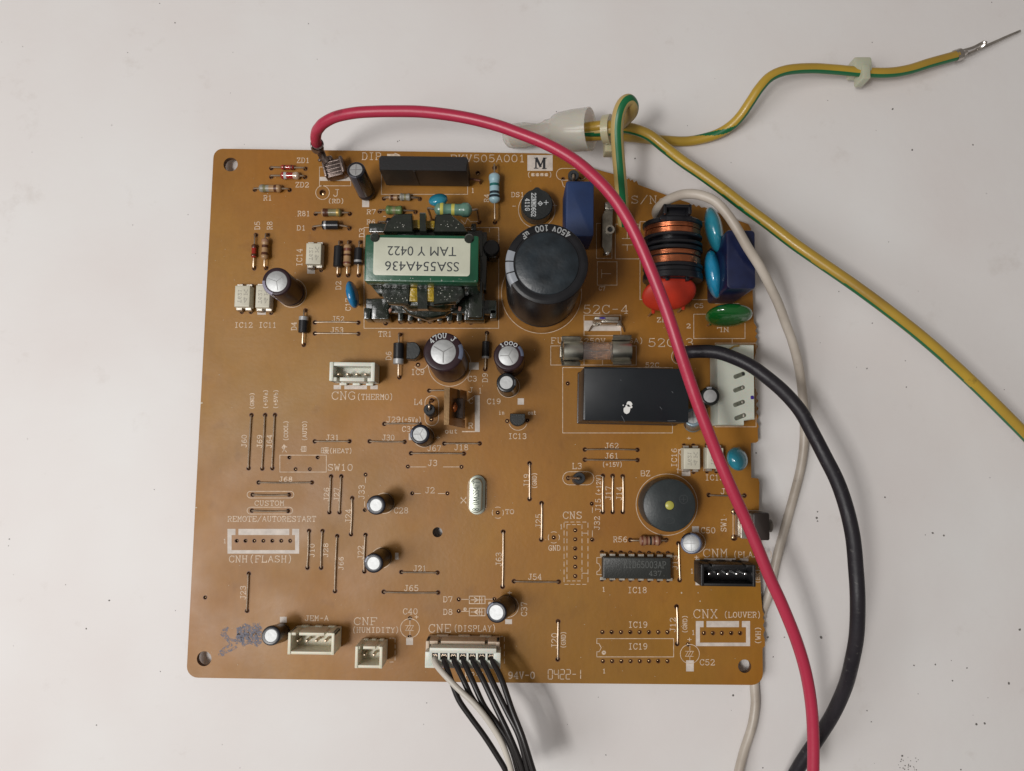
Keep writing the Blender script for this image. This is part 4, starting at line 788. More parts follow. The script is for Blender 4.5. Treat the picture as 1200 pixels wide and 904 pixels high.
# ---- tab terminals
def box_at(b, u0, v0, u1, v1, h0, h1, W, r=.1, m=.08):
    p0 = (W.inverted() @ (P(u0, v1, h1)*S))/S; p1 = (W.inverted() @ (P(u1, v0, h1)*S))/S
    b.rbox((p0.x+p1.x)/2, (p0.y+p1.y)/2, max(.3, p1.x-p0.x), max(.3, p1.y-p0.y), h0, h1, r, m)
W = frame(711,380,0); b = MB(); box_at(b, 697,371.5,725,374.5,1.4,8,W); b.rbox(.1,-.4,4.4,.5,.5,6.4,.1,.05); b.rbox(-3.2,-.5,1.2,.5,-1,1.8,.1,.05); b.rbox(3.2,-.3,1.2,.5,-1,1.8,.1,.05); b.rbox(0,.2,7.0,1.0,1.2,1.7,.2,.1)
tt = b.build('tab_terminal', STEEL, board, W); tt['label'] = 'empty metal push-on tab under the 52C-4 mark'
for s_ in (-1, 1): 
    e = MB(); e.tube([(s_*3.3,-.2,1.8),(s_*4.3,-.9,1.2),(s_*4.9,-2.0,.2),(s_*4.9,-2.1,-1)], .22, 7); e.build('solder_leg', TIN, tt, W)
q = (W.inverted() @ (P(706,373,8)*S))/S; e = MB(); e.ellipsoid((q.x,q.y,8.0), .9,.3,.08); e.build('ink_mark', mat('violet ink', (.04,.02,.22), .4), tt, W)
W = frame(711,275,0); b = MB()      # big bracket for the earth wire
b.prism([(-1.6,4.6),(-.2,6.6),(1.2,6.2),(1.0,-4.6),(.6,-6.2),(-.9,-6.2),(-1.7,-4.4)][::-1], 3.2, 3.7, b=.1)
b.rbox(-.2,-5.8,1.8,.5,-1,3.6,.1,.1); b.rbox(-.2,5.4,2.0,.5,-1,3.6,.1,.1); b.rbox(-1.5,0,.4,8.5,.8,3.6,.1,.1); b.rbox(.4,6.8,3.0,2.2,3.1,4.6,.4,.3)
eb = b.build('earth_bracket', mat('dark tin bracket', (.30,.28,.24), .38, 1.0, noise=.5, nscale=300, bump=.4), board, W); eb['label'] = 'bent metal bracket under the striped wire'
e = MB(); e.lathe([(1.25,3.68),(1.25,4.3),(.75,4.3),(.75,3.72)], 20, cap0=False, cap1=False); e.build('eyelet', STEEL, eb, W @ Matrix.Translation((0.0004, 0.0002, 0)))
e = MB(); e.prism([(.4+.75*math.cos(t*.4),.2+.75*math.sin(t*.4)) for t in range(16)], 3.6, 3.76); e.build('eyelet_hole', BLACKP, eb, W)
e = MB(); e.ellipsoid((-.2,-6.3,3.2), .9,.7,.7); e.build('solder_joint', mat('bright solder', (.75,.73,.70), .18, 1.0), eb, W)

# ---- ferrite beads and small top part
def bead(ub, vb, ut, vt, h, r, wire, label, m=None):
    W = orient(P(ub, vb, .8), P(ut, vt, h)); ln = (P(ut, vt, h)-P(ub, vb, .8)).length
    b = MB(); b.lathe([(r*.9,0),(r,.2),(r,ln-.25),(r*.88,ln),(r*.45,ln),(r*.4,ln-.4)], 24); o = b.build('ferrite_bead', m or mat('ferrite grey', (.025,.028,.032), .35), board, W); o['label'] = label
    pts = [(W.inverted() @ (P(u, v, hh)*S))/S for u, v, hh in wire]
    e = MB(); e.tube(spline(pts, 4), .3, 8); e.build('lead', TIN, o, W)
    return o
bead(506,484,503,480,7.0,1.55,[(506,484,-1),(505,482,3),(503,480,7.3),(503,476,8.2),(503.6,471,7.0),(505,470,3),(506,470,-1)],'ferrite bead with looped lead beside the heatsink'); hole(505.6,491.6,.55); hole(506,469.5,.6)
bead(677,562,679,560.4,7.0,1.6,[(678,561,-1),(679,561,7.2),(676,560.6,7.6),(670,560.4,5),(666,560.4,-1)],'ferrite bead with bent lead in the oval outline near the relay'); hole(666,560.4,.55)
bead(672,212,672,205.5,6.5,1.5,[(672,211,-1),(672,205,6.8),(672,210,7),(672,215,5)],'grey bead behind the blue box capacitor')

# ---- regulator on brown heatsink plate
W = frame(538,478,0); BRZ = mat('bronze plated heatsink', (.32,.20,.10), .30, .9, noise=.4, nscale=120, bump=.1)
def LW(u, v, h): q = (W.inverted() @ (P(u, v, h)*S))/S; return q
b = MB()
A0, A1 = LW(520.6,454,15.5), LW(520.2,498,15.5); B0, B1 = LW(527,454.2,15.5), LW(526,498,15.5)
t_ = [A0, B0, B1, A1]; dn = [Vector((p.x+.2, p.y, 13.5)) for p in t_]; b.rings([[tuple(p) for p in dn], [tuple(p) for p in t_]][::1])
c0, c1 = B0, B1; e0, e1 = LW(545,458.5,2.0), LW(545,502,2.0)
f0 = c0.lerp(e0, .55); f1 = c1.lerp(e1, .55)
def plate(q, th=.5):
    n = (q[1]-q[0]).cross(q[2]-q[0]).normalized()*th; b.rings([[tuple(p-n) for p in q], [tuple(p) for p in q]])
plate([c0, c1, f1, f0]); plate([f0, c0.lerp(e0,.55).lerp(f1,.26), e0.lerp(e1,.28), e0][::-1]); plate([f0.lerp(f1,.75), f1, e1, e0.lerp(e1,.78)])
hs = b.build('heatsink', BRZ, board, W, smooth=False); hs['label'] = 'brown metal heatsink plate standing left of the white bar'
b = MB(); m0 = LW(541,478,6); b.rbox(m0.x-.6, m0.y-.3, 2.6, 5.2, 2.5, 9.5, .2, .2); b.build('regulator_body', mat('brown black resin', (.035,.018,.012), .4, bump=.2), hs, W)
b = MB(); q = LW(531,477,13); b.ellipsoid((q.x+.2,q.y,11.5), .8,1.3,1.3); b.build('mounting_screw', mat('copper screw', (.45,.16,.06), .3, 1), hs, W)
for i in range(3):
    e = MB(); e.tube([(m0.x-.6, m0.y-2+i*1.7, 3),(m0.x-.6, m0.y-2+i*1.7, -1.2)], .35, 6); e.build('lead', TIN, hs, W)

# ---- TO-92 transistors
def to92(u, v, h, rot, label, sz=2.4):
    c = P(u, v, h); W = Matrix.Translation(Vector((c.x, c.y, ZB))*S) @ Matrix.Rotation(BR+rot, 4, 'Z')
    pts = [(-sz*.92,sz*.55)]+[(sz*math.cos(math.radians(a)), sz*math.sin(math.radians(a))) for a in range(180+12, 349, 12)]+[(sz*.92,sz*.55)]
    b = MB(); b.prism(pts, 1.6, h, b=.2); o = b.build('transistor', EPOXY, board, W); o['label'] = label
    for i in (-1, 0, 1):
        e = MB(); e.tube([(i*1.27,0,1.8),(i*1.5,0,.8),(i*1.5,0,-1.2)], .25, 6); e.build('lead', TIN, o, W)
    return o
to92(482,411,6.5,math.pi/2,'black transistor with a rounded side between diode and fat capacitor'); to92(606.5,490,6,0,'small black transistor alone below the two stacked capacitors',2.15)
hole(490,427.5,.55); hole(594.5,493.5,.5); hole(618,493,.5)

# ---- crystal
W = frame(559.5,580,0); b = MB()
def stad(mb, wx, wy, z0, z1, bv, mi=0): mb.rbox(0, 0, wx, wy, z0, z1, r=wx/2*.98, b=bv, seg=7, mi=mi)
b.v = []; stad(b, 4.3, 10.6, .2, .8, .1); q = (W.inverted() @ (P(557.5,581.3,3.6)*S))/S
CAN = mat('nickel can', (.50,.53,.46), .42, 1.0, noise=.12, nscale=500)
cr = b.build('crystal', CAN, board, W); cr['label'] = 'silver oval crystal can with printed frequency'
W2 = W @ Matrix.Translation((q.x*S*.8, q.y*S, 0)); b = MB(); stad(b, 3.25, 9.2, .8, 3.6, .35); b.build('can_body', CAN, cr, W2)
b = MB(); vtext(b, '8.0AKSS4FT', .1, -3.6, 3.6, -1.4, .16, 3.62); b.v = [(-x, y, z) for x, y, z in b.v]; b.v = b.v
b2 = MB(); polys, wt = layout('8.0AKSS4FT'); b2.stroke(polys, .17, lambda x, y: (.8-1.7*y/6, -3.9+7.8*x/wt, 3.62)); b2.build('printed_code', mat('grey green print', (.05,.07,.055), .6), cr, W2, smooth=False)

# ---- opto couplers / DIP packages
def dip(u0, v0, u1, v1, h, n, m, label, name='chip', legs='v', text=None):
    c = P((u0+u1)/2, (v0+v1)/2, h); W = Matrix.Translation(Vector((c.x, c.y, ZB))*S) @ Matrix.Rotation(BR, 4, 'Z'); wx, wy = L(u0, v0, u1, v0, h), L(u0, v0, u0, v1, h)
    b = MB(); b.rbox(0, 0, wx, wy, .6, h, .12, .3, tap=.08); o = b.build(name, m, board, W); o['label'] = label; px = 2.54
    for i in range(n):
        x = (i-(n-1)/2)*px
        for sy in (-1, 1):
            e = MB(); y = sy*(wy/2); wd = .75
            e.rings([[(x-wd, y-sy*.2, h*.55+.12), (x+wd, y-sy*.2, h*.55+.12), (x+wd, y-sy*.2, h*.55-.12), (x-wd, y-sy*.2, h*.55-.12)][::sy], [(x-wd, y+sy*.55, h*.55+.12), (x+wd, y+sy*.55, h*.55+.12), (x+wd, y+sy*.4, h*.55-.12), (x-wd, y+sy*.4, h*.55-.12)][::sy],
                     [(x-wd, y+sy*.75, .9), (x+wd, y+sy*.75, .9), (x+wd, y+sy*.5, .9), (x-wd, y+sy*.5, .9)][::sy], [(x-.25, y+sy*.78, .5), (x+.25, y+sy*.78, .5), (x+.25, y+sy*.55, .5), (x-.25, y+sy*.55, .5)][::sy], [(x-.22, y+sy*.78, -1.2), (x+.22, y+sy*.78, -1.2), (x+.22, y+sy*.55, -1.2), (x-.22, y+sy*.55, -1.2)][::sy]])
            e.build('pin', STEEL, o, W, smooth=False)
    return o, W, wx, wy
for a in ((358,284.6,376.6,310,'ivory optocoupler chip left of the upright diodes'),(274.4,334.4,293,360,'left ivory optocoupler chip of the pair by the board edge'),(299,334,316.4,361,'right ivory optocoupler chip, partly under the leaning capacitor'),(801,525,821,550.6,'ivory optocoupler chip right of the relay corner'),(828,524.6,848.4,550,'ivory optocoupler chip under the red lead')):
    o, W, wx, wy = dip(a[0], a[1], a[2], a[3], 3.9, 2, IVORY, a[4], 'optocoupler'); b = MB()
    for r_, t in ((-.7,'T621'),(.9,'4K')):
        polys, wt = layout(t); b.stroke(polys, .13, lambda x, y: (r_-.4+.9*y/6, -wy*.3+wy*.6*x/wt, 3.92))
    b.build('printed_code', mat('faint print', (.33,.31,.26), .6), o, W, smooth=False)
    for sx in (-1.27, 1.27):
        for sy in (-1, 1):
            q = W @ Vector((sx*S, sy*(wy/2+.66)*S, 0)); bq = q/S; HOLES.append((bq.x, bq.y, .5, 'w'))
o, W, wx, wy = dip(706.4,653,786.6,679,3.4,8,mat('grey black chip resin', (.024,.026,.024), .42, bump=.3, bscale=2500),'black sixteen pin chip with faint print above the empty footprint','chip')
b = MB(); PF = mat('faint laser print', (.085,.09,.085), .6)
polys, wt = layout('KID65003AP'); b.stroke(polys, .19, lambda x, y: (-3.4+11*x/wt, .1+1.7*y/6, 3.42)); polys, wt = layout('437.'); b.stroke(polys, .17, lambda x, y: (3.2+4.4*x/wt, -1.9+1.2*y/6, 3.42)); polys, wt = layout('+-'); b.stroke(polys, .17, lambda x, y: (-8.4+2.2*x/wt, -.3+1.2*y/6, 3.42))
b.build('printed_code', PF, o, W, smooth=False)
for i in range(8):
    for sy in (-1, 1):
        q = W @ Vector(((i-3.5)*2.54*S, sy*(wy/2+.66)*S, 0)); HOLES.append((q.x/S, q.y/S, .55, 'w'))

# ---- buzzer
c = P(784.8,592.4,8.8); W = Matrix.Translation(Vector((c.x, c.y, ZB))*S) @ Matrix.Rotation(BR, 4, 'Z')
b = MB(); b.lathe([(6.6,.3),(6.9,.6),(6.9,8.2),(6.75,8.6),(6.4,8.8),(1.25,8.8),(1.2,8.3)], 56)
bz = b.build('buzzer', mat('dusty black buzzer', (.014,.018,.020), .4, noise=.7, nscale=260, bump=.15, col2=(.03,.038,.04)), board, W); bz['label'] = 'round black buzzer with a yellowish centre hole'
b = MB(); b.lathe([(1.15,8.3),(1.15,8.75),(.9,8.95),(.01,9.0)], 24); b.build('sound_hole', mat('olive yellow membrane', (.42,.40,.08), .35), bz, W)
b = MB(); b.stroke([[(2.9,1.6),(4.3,1.6)],[(3.6,.9),(3.6,2.3)]]+[[(3.6+1.1*math.cos(t*.5236),1.6+1.1*math.sin(t*.5236)),(3.6+1.1*math.cos((t+1)*.5236),1.6+1.1*math.sin((t+1)*.5236))] for t in range(12)]+[[(1.3*math.cos(t*.5236),-3.9+.8*math.sin(t*.5236)),(1.3*math.cos((t+1)*.5236),-3.9+.8*math.sin((t+1)*.5236))] for t in range(12)], .18, lambda x, y: (x, y, 8.82)); b.build('moulded_mark', mat('dark relief', (.028,.034,.036), .5), bz, W, smooth=False)

# ---- pin headers
def header(u0, v0, u1, v1, h, pins, py, m, label, back=True, name='pin_header', pinm=None, wall=.75, slot=True, pinh=5.8, floor_=2.0):
    """open box; px rectangle of the rim at height h"""
    c = P((u0+u1)/2, (v0+v1)/2, h); W = Matrix.Translation(Vector((c.x, c.y, ZB))*S) @ Matrix.Rotation(BR, 4, 'Z'); wx, wy = L(u0, v0, u1, v0, h), L(u0, v0, u0, v1, h)
    b = MB(); b.rbox(0, 0, wx, wy, .2, floor_, .15, .1); t = wall
    b.rbox(-wx/2+t/2, 0, t, wy, floor_-.1, h, .12, .12); b.rbox(wx/2-t/2, 0, t, wy, floor_-.1, h-.001, .12, .12)
    s_ = 1 if back else -1
    b.rbox(0, -s_*(wy/2-t/2), wx-.01, t, floor_-.1, h-.25, .12, .12)
    k = .16; b.rbox(-wx*(.5-k/2), s_*(wy/2-t/2), wx*k, t, floor_-.1, h-.3, .1, .12); b.rbox(wx*(.5-k/2), s_*(wy/2-t/2), wx*k, t, floor_-.1, h-.3, .1, .12); b.rbox(0, s_*(wy/2-t/2), wx*(1-2*k)-1.6, t, floor_-.1, h-.35, .1, .12)
    b.rbox(-wx*(.5-k), s_*(wy/2-t/2), 1.8, t*.6, floor_-.1, h-3, .1, .05); b.rbox(wx*(.5-k), s_*(wy/2-t/2), 1.8, t*.6, floor_-.1, h-3, .1, .05)
    for sx in (-.3, 0, .3): b.rbox(sx*wx, s_*(wy/2+(.12 if back else .3)), wx*.16, (.3 if back else .6), .2, 1.6, .1, .1)
    o = b.build(name, m, board, W); o['label'] = label
    for pu in pins:
        q = (W.inverted() @ (P(pu, py, pinh)*S))/S; e = MB(); e.rbox(q.x, q.y, .62, .62, floor_-.2, pinh, .08, .2); e.build('pin', pinm or TIN, o, W)
    return o
header(386,424.6,439,446.8,7.5,(396.4,407.2,417.8,428.2),438.4,WHITEP,'white four pin header open upward under the transformer',back=False,wall=1.0)
header(337.2,742,391.6,767.6,8.5,(348.5,359.4,370.4,381.4),751.5,CREAM,'cream four pin header at the bottom left')
header(416,758,448,783.6,8.5,(427,438),768,CREAM,'cream two pin header beside the four pin one')
header(821.6,662,885.6,687.6,8.0,(831.6,842,853,863.6,873.6),672.8,BLACKP,'black five pin header at the right edge',pinm=mat('bright pin',(.85,.85,.84),.2,1))
hd = header(498.8,752,585.4,772,7.0,(),765,mat('beige nylon',(.52,.40,.29),.42,sss=.1,noise=.08),'beige seven way header with the display plug pushed in',wall=.9)

# white five way side connector
c = P(862.3,451,7.5); W = Matrix.Translation(Vector((c.x, c.y, ZB))*S) @ Matrix.Rotation(BR, 4, 'Z'); wx, wy = L(840.5,451,884,451,7.5), L(862,404,862,498.6,7.5)
b = MB(); x0, x1, y0, y1 = -wx/2, wx/2, -wy/2, wy/2
b.prism([(x0,y0),(x1-2.9,y0),(x1-2.9,y0+1.2),(x1-1.0,y0+1.6),(x1,y0+1.6),(x1,y1),(x0,y1)], .2, 7.5, b=.3)
wc = b.build('wire_socket', mat('dirty white nylon', (.56,.58,.50), .42, sss=.1, noise=.2, nscale=70, col2=(.48,.50,.43)), board, W); wc['label'] = 'white five slot socket block at the right board edge'
for i, (u, v) in enumerate(((866,424),(866.4,440),(866,456),(866,473),(867.4,488.6))):
    q = (W.inverted() @ (P(u, v, 7.5)*S))/S; an = math.radians(22); e = MB(); e.rbox(0, 0, 3.3, 1.15, 7.35, 7.53, .5, .05, seg=5)
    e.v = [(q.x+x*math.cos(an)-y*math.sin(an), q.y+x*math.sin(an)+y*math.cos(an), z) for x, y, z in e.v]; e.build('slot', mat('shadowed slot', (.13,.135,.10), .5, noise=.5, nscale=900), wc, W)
    e = MB(); e.rbox(0, 0, .6, .85, 7.4, 7.62, .2, .05); e.v = [(q.x+1.0+x, q.y+.4+y, z) for x, y, z in e.v]; e.build('contact', BLACKP if i < 2 else STEEL, wc, W)
e = MB(); q = (W.inverted() @ (P(863,407,8)*S))/S; e.tube([(q.x-2.4,q.y-1.0,7.2),(q.x-.6,q.y+.2,8.2),(q.x+.8,q.y+.4,7.8)], .25, 7); e.build('contact_tip', GLD, wc, W)
e = MB(); q = (W.inverted() @ (P(881.5,466,7.5)*S))/S; e.rbox(q.x, q.y, .9, 1.0, 7.45, 7.56, .3, .03); e.build('ink_mark', mat('violet ink', (.04,.02,.22), .4), wc, W)

# ---- push switch
c = P(873,616,4); W = Matrix.Translation(Vector((c.x, c.y, ZB))*S) @ Matrix.Rotation(BR, 4, 'Z')
b = MB(); b.rbox(3.6, 0, 4.4, 7.2, .3, 6.5, .5, .4, seg=4); sw = b.build('push_switch', mat('dark brown switch', (.028,.020,.017), .4), board, W); sw['label'] = 'brown push button switch overhanging the right edge'
b = MB(); b.rbox(.4, -.1, 3.4, 6.6, .2, 4.6, .2, .1); b.rbox(-1.4, 0, .4, 5.6, -1, 3.2, .1, .05); b.rbox(3.0,0,6.0,7.5,.1,.5,.3,.1); b.build('metal_frame', STEEL, sw, W)
b = MB(); M = Matrix.Translation((5.4, 0, 3.8)) @ Matrix.Rotation(math.pi/2, 4, 'Y'); b.lathe([(1.7,0),(1.7,1.5),(1.45,1.75),(.01,1.8)], 20, M=M); b.build('button', mat('grey brown button', (.10,.085,.07), .4), sw, W)
hole(860.4,600,.8); hole(860.4,630.4,.8)

# ---- display plug with seven leads (pulls out: a thing of its own)
c = P(542.3,772,10); W = Matrix.Translation(Vector((c.x, c.y, ZB+2))*S) @ Matrix.Rotation(BR, 4, 'Z'); wx = L(498,772,586.5,772,10); wy = L(542,760.5,542,784,10)
plug = link('plug_with_leads', None, None, W); tag(plug, 'white plug with one white and six black thin leads over the lower board edge', 'wire plug')
b = MB(); H = 8.0; hw = wx/2; hy = wy/2; pit = L(508.5,770,519.6,770,10)
# body built round seven recessed cells
b.rbox(0, -hy*.05-.2, wx-1.6, wy-1.4, 0, H-2.4, .2, .1)
b.rbox(0, hy-.55, wx-2.2, 1.3, 0, H, .15, .12); b.rbox(0, -hy+1.05, wx, 2.1, 2.5, H-.1, .15, .12)
for i in range(8): x = -pit*3.5+i*pit; b.rbox(x if 0 < i < 7 else x+(-1)**(i == 0)*0, .35, (.55 if 0 < i < 7 else .55), 2.4, 3, H-.05, .05, .05)
for s_ in (-1, 1): b.rbox(s_*(hw-.9), -.2, 1.8, wy-1.4, 2.0, H-.02, .15, .12)
pb = b.build('plug_housing', WHITEP, plug, W)
for i in range(7):
    x = (i-3)*pit; e = MB(); e.rbox(x, .45, 1.85, 1.75, H-2.6, H-.9, .1, .05); e.build('cell_shade', BLACKP, plug, W)  # black block stands in for the shade inside the open cell
    e = MB(); e.stroke([[(x-.65,.35),(x-.4,.8),(x-.05,.5),(x+.3,.8),(x+.6,.35)]], .2, lambda a_, b_: (a_, b_, H-.7)); e.build('crimp_contact', TIN, plug, W, smooth=False)
BW = mat('black wire sheath', (.012,.010,.010), .35); WW = mat('off white wire sheath', (.55,.51,.45), .45, noise=.15, nscale=60)
PL = [[(508.5,768,7.5),(509,773,9.5),(511,779,11),(521,791,14),(537,807.5,17),(555,824,19),(571.6,844,19.5),(588,870.6,19),(598,899,18),(603,925,16)],
 [(519.7,768,7.5),(520.4,773,9.5),(525,787,12),(530,801,13),(538,821,13),(551,840,13),(567.5,862.5,13),(582,885,13),(593,904,13),(600,925,12)],
 [(531,768,7.5),(532,774,9.6),(543,797,13),(553,818,15),(567.5,837,16),(586,856,16),(599,877,16),(607,904,15),(612,925,14)],
 [(542,768,7.5),(543,774,9.6),(555,801,13.5),(567.5,828,16),(583,849,17),(597,871,17.5),(609,904,17),(614,925,16)],
 [(553.2,768,7.5),(554,774,9.6),(565.5,796,14),(581,829,18),(597,862.5,20),(611,897,20),(618,925,19)],
 [(564.4,768,7.5),(565.5,774,9.6),(578,801,14),(594,834,19),(608,862.5,21),(618,899,21),(624,925,20)],
 [(575.6,768,7.5),(577,774,9.6),(588,797,14),(600,832,19),(612.5,864,22),(625,904,22.5),(632,925,22)]]
for i, pl in enumerate(PL):
    pts = [(W.inverted() @ (P(p[0], p[1], p[2] if p[2] < 12 else 12+(p[2]-12)*.55)*S))/S for p in pl]; pts[0].z -= 1.0
    e = MB(); e.tube(spline(pts, 6), .74, 12); o = e.build('lead', WW if i == 0 else BW, plug, W); 
    if i == 0: o['label'] = 'off-white lead, the first of the seven'

# ==================================================================== board panel with real holes
def arc(u, v, r, a0, a1, n=6): return [(u+r*math.cos(math.radians(a0+(a1-a0)*i/n)), v+r*math.sin(math.radians(a0+(a1-a0)*i/n))) for i in range(n+1)]
OUT = arc(261,185.5,11,180,270)+[(640,180),(652,182),(676,191),(703,200),(718,204),(733,208),(735,210.5),(737,209),(739,212),(741,210.5),(743,214),(746,212),(748,216.6),(784,230),(808,238),(810,241),(813,239.5),(816,242.5),(819,240.6),(822,243.6),(826,243),(850,253),(877,263),(880,268)] + \
      [(882,340),(883.4,378),(887,384),(885,388),(887.5,391),(885,395),(887.6,398),(885.4,402),(888,406),(886,412),(884,422),(885,455),(888,462),(886,466),(888.6,470),(886,474),(888.8,479),(886.4,483),(889,488),(886.6,494),(889.4,500),(888,503),(888.6,517),(886,519),(880,519.4),(880.4,560),(888.6,561),(890,566),(889.4,600),(890,655),(892,700),(893.6,716),(895.6,720),(894,724),(896,728),(894.2,733),(896.4,738),(894.4,744),(896.4,750),(896.4,757),(893.6,760)] + \
      arc(881,790,13,0,90)[0:7]+[(560,800)]+arc(232,781.5,13,90,180)
def closed_spline(cu, pts):
    sp_ = cu.splines.new('POLY'); sp_.points.add(len(pts)-1)
    for i, (x, y) in enumerate(pts): sp_.points[i].co = (x, y, 0, 1)
    sp_.use_cyclic_u = True
Wb = WM[board]; inv = Wb.inverted()
def lb(u, v): q = inv @ (P(u, v)*S); return (q.x/S, q.y/S)
CH = []
for h_ in HOLES:
    if h_[3] == 'w': q = inv @ (Vector((h_[0], h_[1], ZB))*S); q = (q.x/S, q.y/S)
    else: q = lb(h_[0], h_[1])
    if any(math.hypot(q[0]-a[0], q[1]-a[1]) < h_[2]+a[2]+.12 for a in CH): continue
    CH.append((q[0], q[1], h_[2], True))
for u, v, r in ((270.2,193,2.0),(239.2,772.2,1.95),(872.6,781,1.75),(512.6,624,1.35)): q = lb(u, v); CH.append((q[0], q[1], r, False))
from mathutils.geometry import delaunay_2d_cdt
op = [lb(u, v) for u, v in OUT]; loops = [op]
for x, y, r, f_ in CH:
    n = 12 if r < 1 else 36; loops.append([(x+r*math.cos(2*math.pi*i/n), y+r*math.sin(2*math.pi*i/n)) for i in range(n)])
vv = []; ee = []
for lp in loops:
    k = len(vv); vv += [Vector(p) for p in lp]; ee += [(k+i, k+(i+1) % len(lp)) for i in range(len(lp))]
res = delaunay_2d_cdt(vv, ee, [], 0, 1e-6)
V2, F2, EO = res[0], res[2], res[3]
def inside(x, y, poly):
    c_ = False; j = len(poly)-1
    for i in range(len(poly)):
        xi, yi = poly[i]; xj, yj = poly[j]
        if (yi > y) != (yj > y) and x < (xj-xi)*(y-yi)/(yj-yi)+xi: c_ = not c_
        j = i
    return c_
b = MB(); n2 = len(V2); b.v = [(p.x, p.y, 0) for p in V2]+[(p.x, p.y, -1.6) for p in V2]; cnt = {}
for f in F2:
    x = sum(V2[i].x for i in f)/3; y = sum(V2[i].y for i in f)/3
    if not inside(x, y, op) or any(math.hypot(x-c_[0], y-c_[1]) < c_[2]*.999 for c_ in CH): continue
    if (V2[f[1]]-V2[f[0]]).cross(V2[f[2]]-V2[f[0]]) < 0: f = f[::-1]
    b.f.append(tuple(f)); b.m.append(0); b.f.append(tuple(i+n2 for i in reversed(f))); b.m.append(0)
    for i in range(3): e = (f[i], f[(i+1) % 3]); cnt[e] = 1
for (i, j) in cnt:
    if (j, i) not in cnt: b.f.append((j, i, i+n2, j+n2)); b.m.append(1)
me_o = b.build('board_panel', [BOARD, BOARDE], board, Wb, smooth=False); panel = me_o
# solder side: pads filling the holes, seen as small gold dots deep inside
rim = MB(); rq = random.Random(9)
for x, y, r, f_ in CH:
    if f_:
        n = 14; o1 = [(x+(r+rq.uniform(.08, .22))*math.cos(6.2832*i/n), y+(r+rq.uniform(.08, .22))*math.sin(6.2832*i/n), .006) for i in range(n)]
        rim.rings([[(x+r*math.cos(6.2832*i/n), y+r*math.sin(6.2832*i/n), .006) for i in range(n)], o1], 0, False, False)
du = MB(); rd_ = random.Random(4); spots = [(798.6,695,1.0),(818,695,.7),(820.4,704.6,.9),(236.4,472.6,1.6),(230,595,1.2),(745.4,560,.6)]  # the left-edge spots are painted solder glints, the rest dust
for i in range(220): spots.append((rd_.uniform(235, 880), rd_.uniform(190, 795), rd_.uniform(.18, .5)))
for u, v, r_ in spots:
    q_ = inv @ (P(u, v)*S)/S; r_ /= 4.27; du.prism([(q_.x+r_*math.cos(k*1.2566), q_.y+r_*rd_.uniform(.5, 1.2)*math.sin(k*1.2566)) for k in range(5)], .0, .05)
tag(du.build('pale_specks', mat('board dust and glints', (.55,.46,.34), .8), board, Wb, smooth=False), kind='stuff')
tag(rim.build('punched_hole_rims', mat('scorched punched rim', (.13,.045,.010), .5), board, Wb), kind='stuff')
sd = MB(); rs_ = random.Random(5)
for x, y, r, f_ in CH:
    if f_:
        k = rs_.uniform(0, 1); sd.lathe([(r+.5, -1.75), (r+.3, -2.1), (r*.5, -2.5)], 8, M=Matrix.Translation((x, y, 0)), cap0=False)
        z = -.75 if k < .4 else -.38; sd.lathe([(r*.98, z-.55), (r*.85, z-.12), (r*.45, z+.12), (.02, z+.18)], 8, M=Matrix.Translation((x, y, 0)), cap0=False)
tag(sd.build('solder_joints', SOLDER, board, Wb), kind='stuff')
silk.add(fill.v, fill.f, 1)
for nm, mb, m in (('silkscreen_print', silk, [SILK, SILKW]), ('pen_scribble', pen, pm)):
    b = MB(); b.v = [tuple((inv @ (Vector(p)*S))/S) for p in mb.v]; b.f = mb.f; b.m = mb.m; b.build(nm, m, panel, Wb, smooth=False)
q = inv @ (P(632.6,191.2)*S)/S
b = MB(); mw, mh = 3.5, 3.15
def mfn(x, y): return (q.x+.1+(x-.5)*mw, q.y-.1+(y-.5)*mh, .045)
b.stroke([[(.16, .05), (.16, .95)]], .42, mfn); b.stroke([[(.82, .05), (.82, .95)]], .72, mfn); b.stroke([[(.20, .95), (.52, .22)]], .70, mfn); b.stroke([[(.78, .95), (.52, .22)]], .36, mfn)
b.stroke([[(.03, .03), (.33, .03)], [(.66, .03), (1.0, .03)], [(.03, .97), (.27, .97)], [(.76, .97), (1.0, .97)]], .24, mfn)
b.build('printed_letter', BLACKINK, panel, Wb, smooth=False)
# amber smears of glue / flux on the surface under the regulator and round the fat capacitor
# legs: the board rests on trimmed solder side leads
for u, v in ((300,640),(840,720),(300,250),(840,300),(560,720),(700,560)):
    qx = lb(u, v); b = MB(); b.tube([(qx[0], qx[1], -1.7), (qx[0], qx[1], -4.75)], .5, 8, r1=.35); b.build('solder_side_lead', TIN, board, Wb)

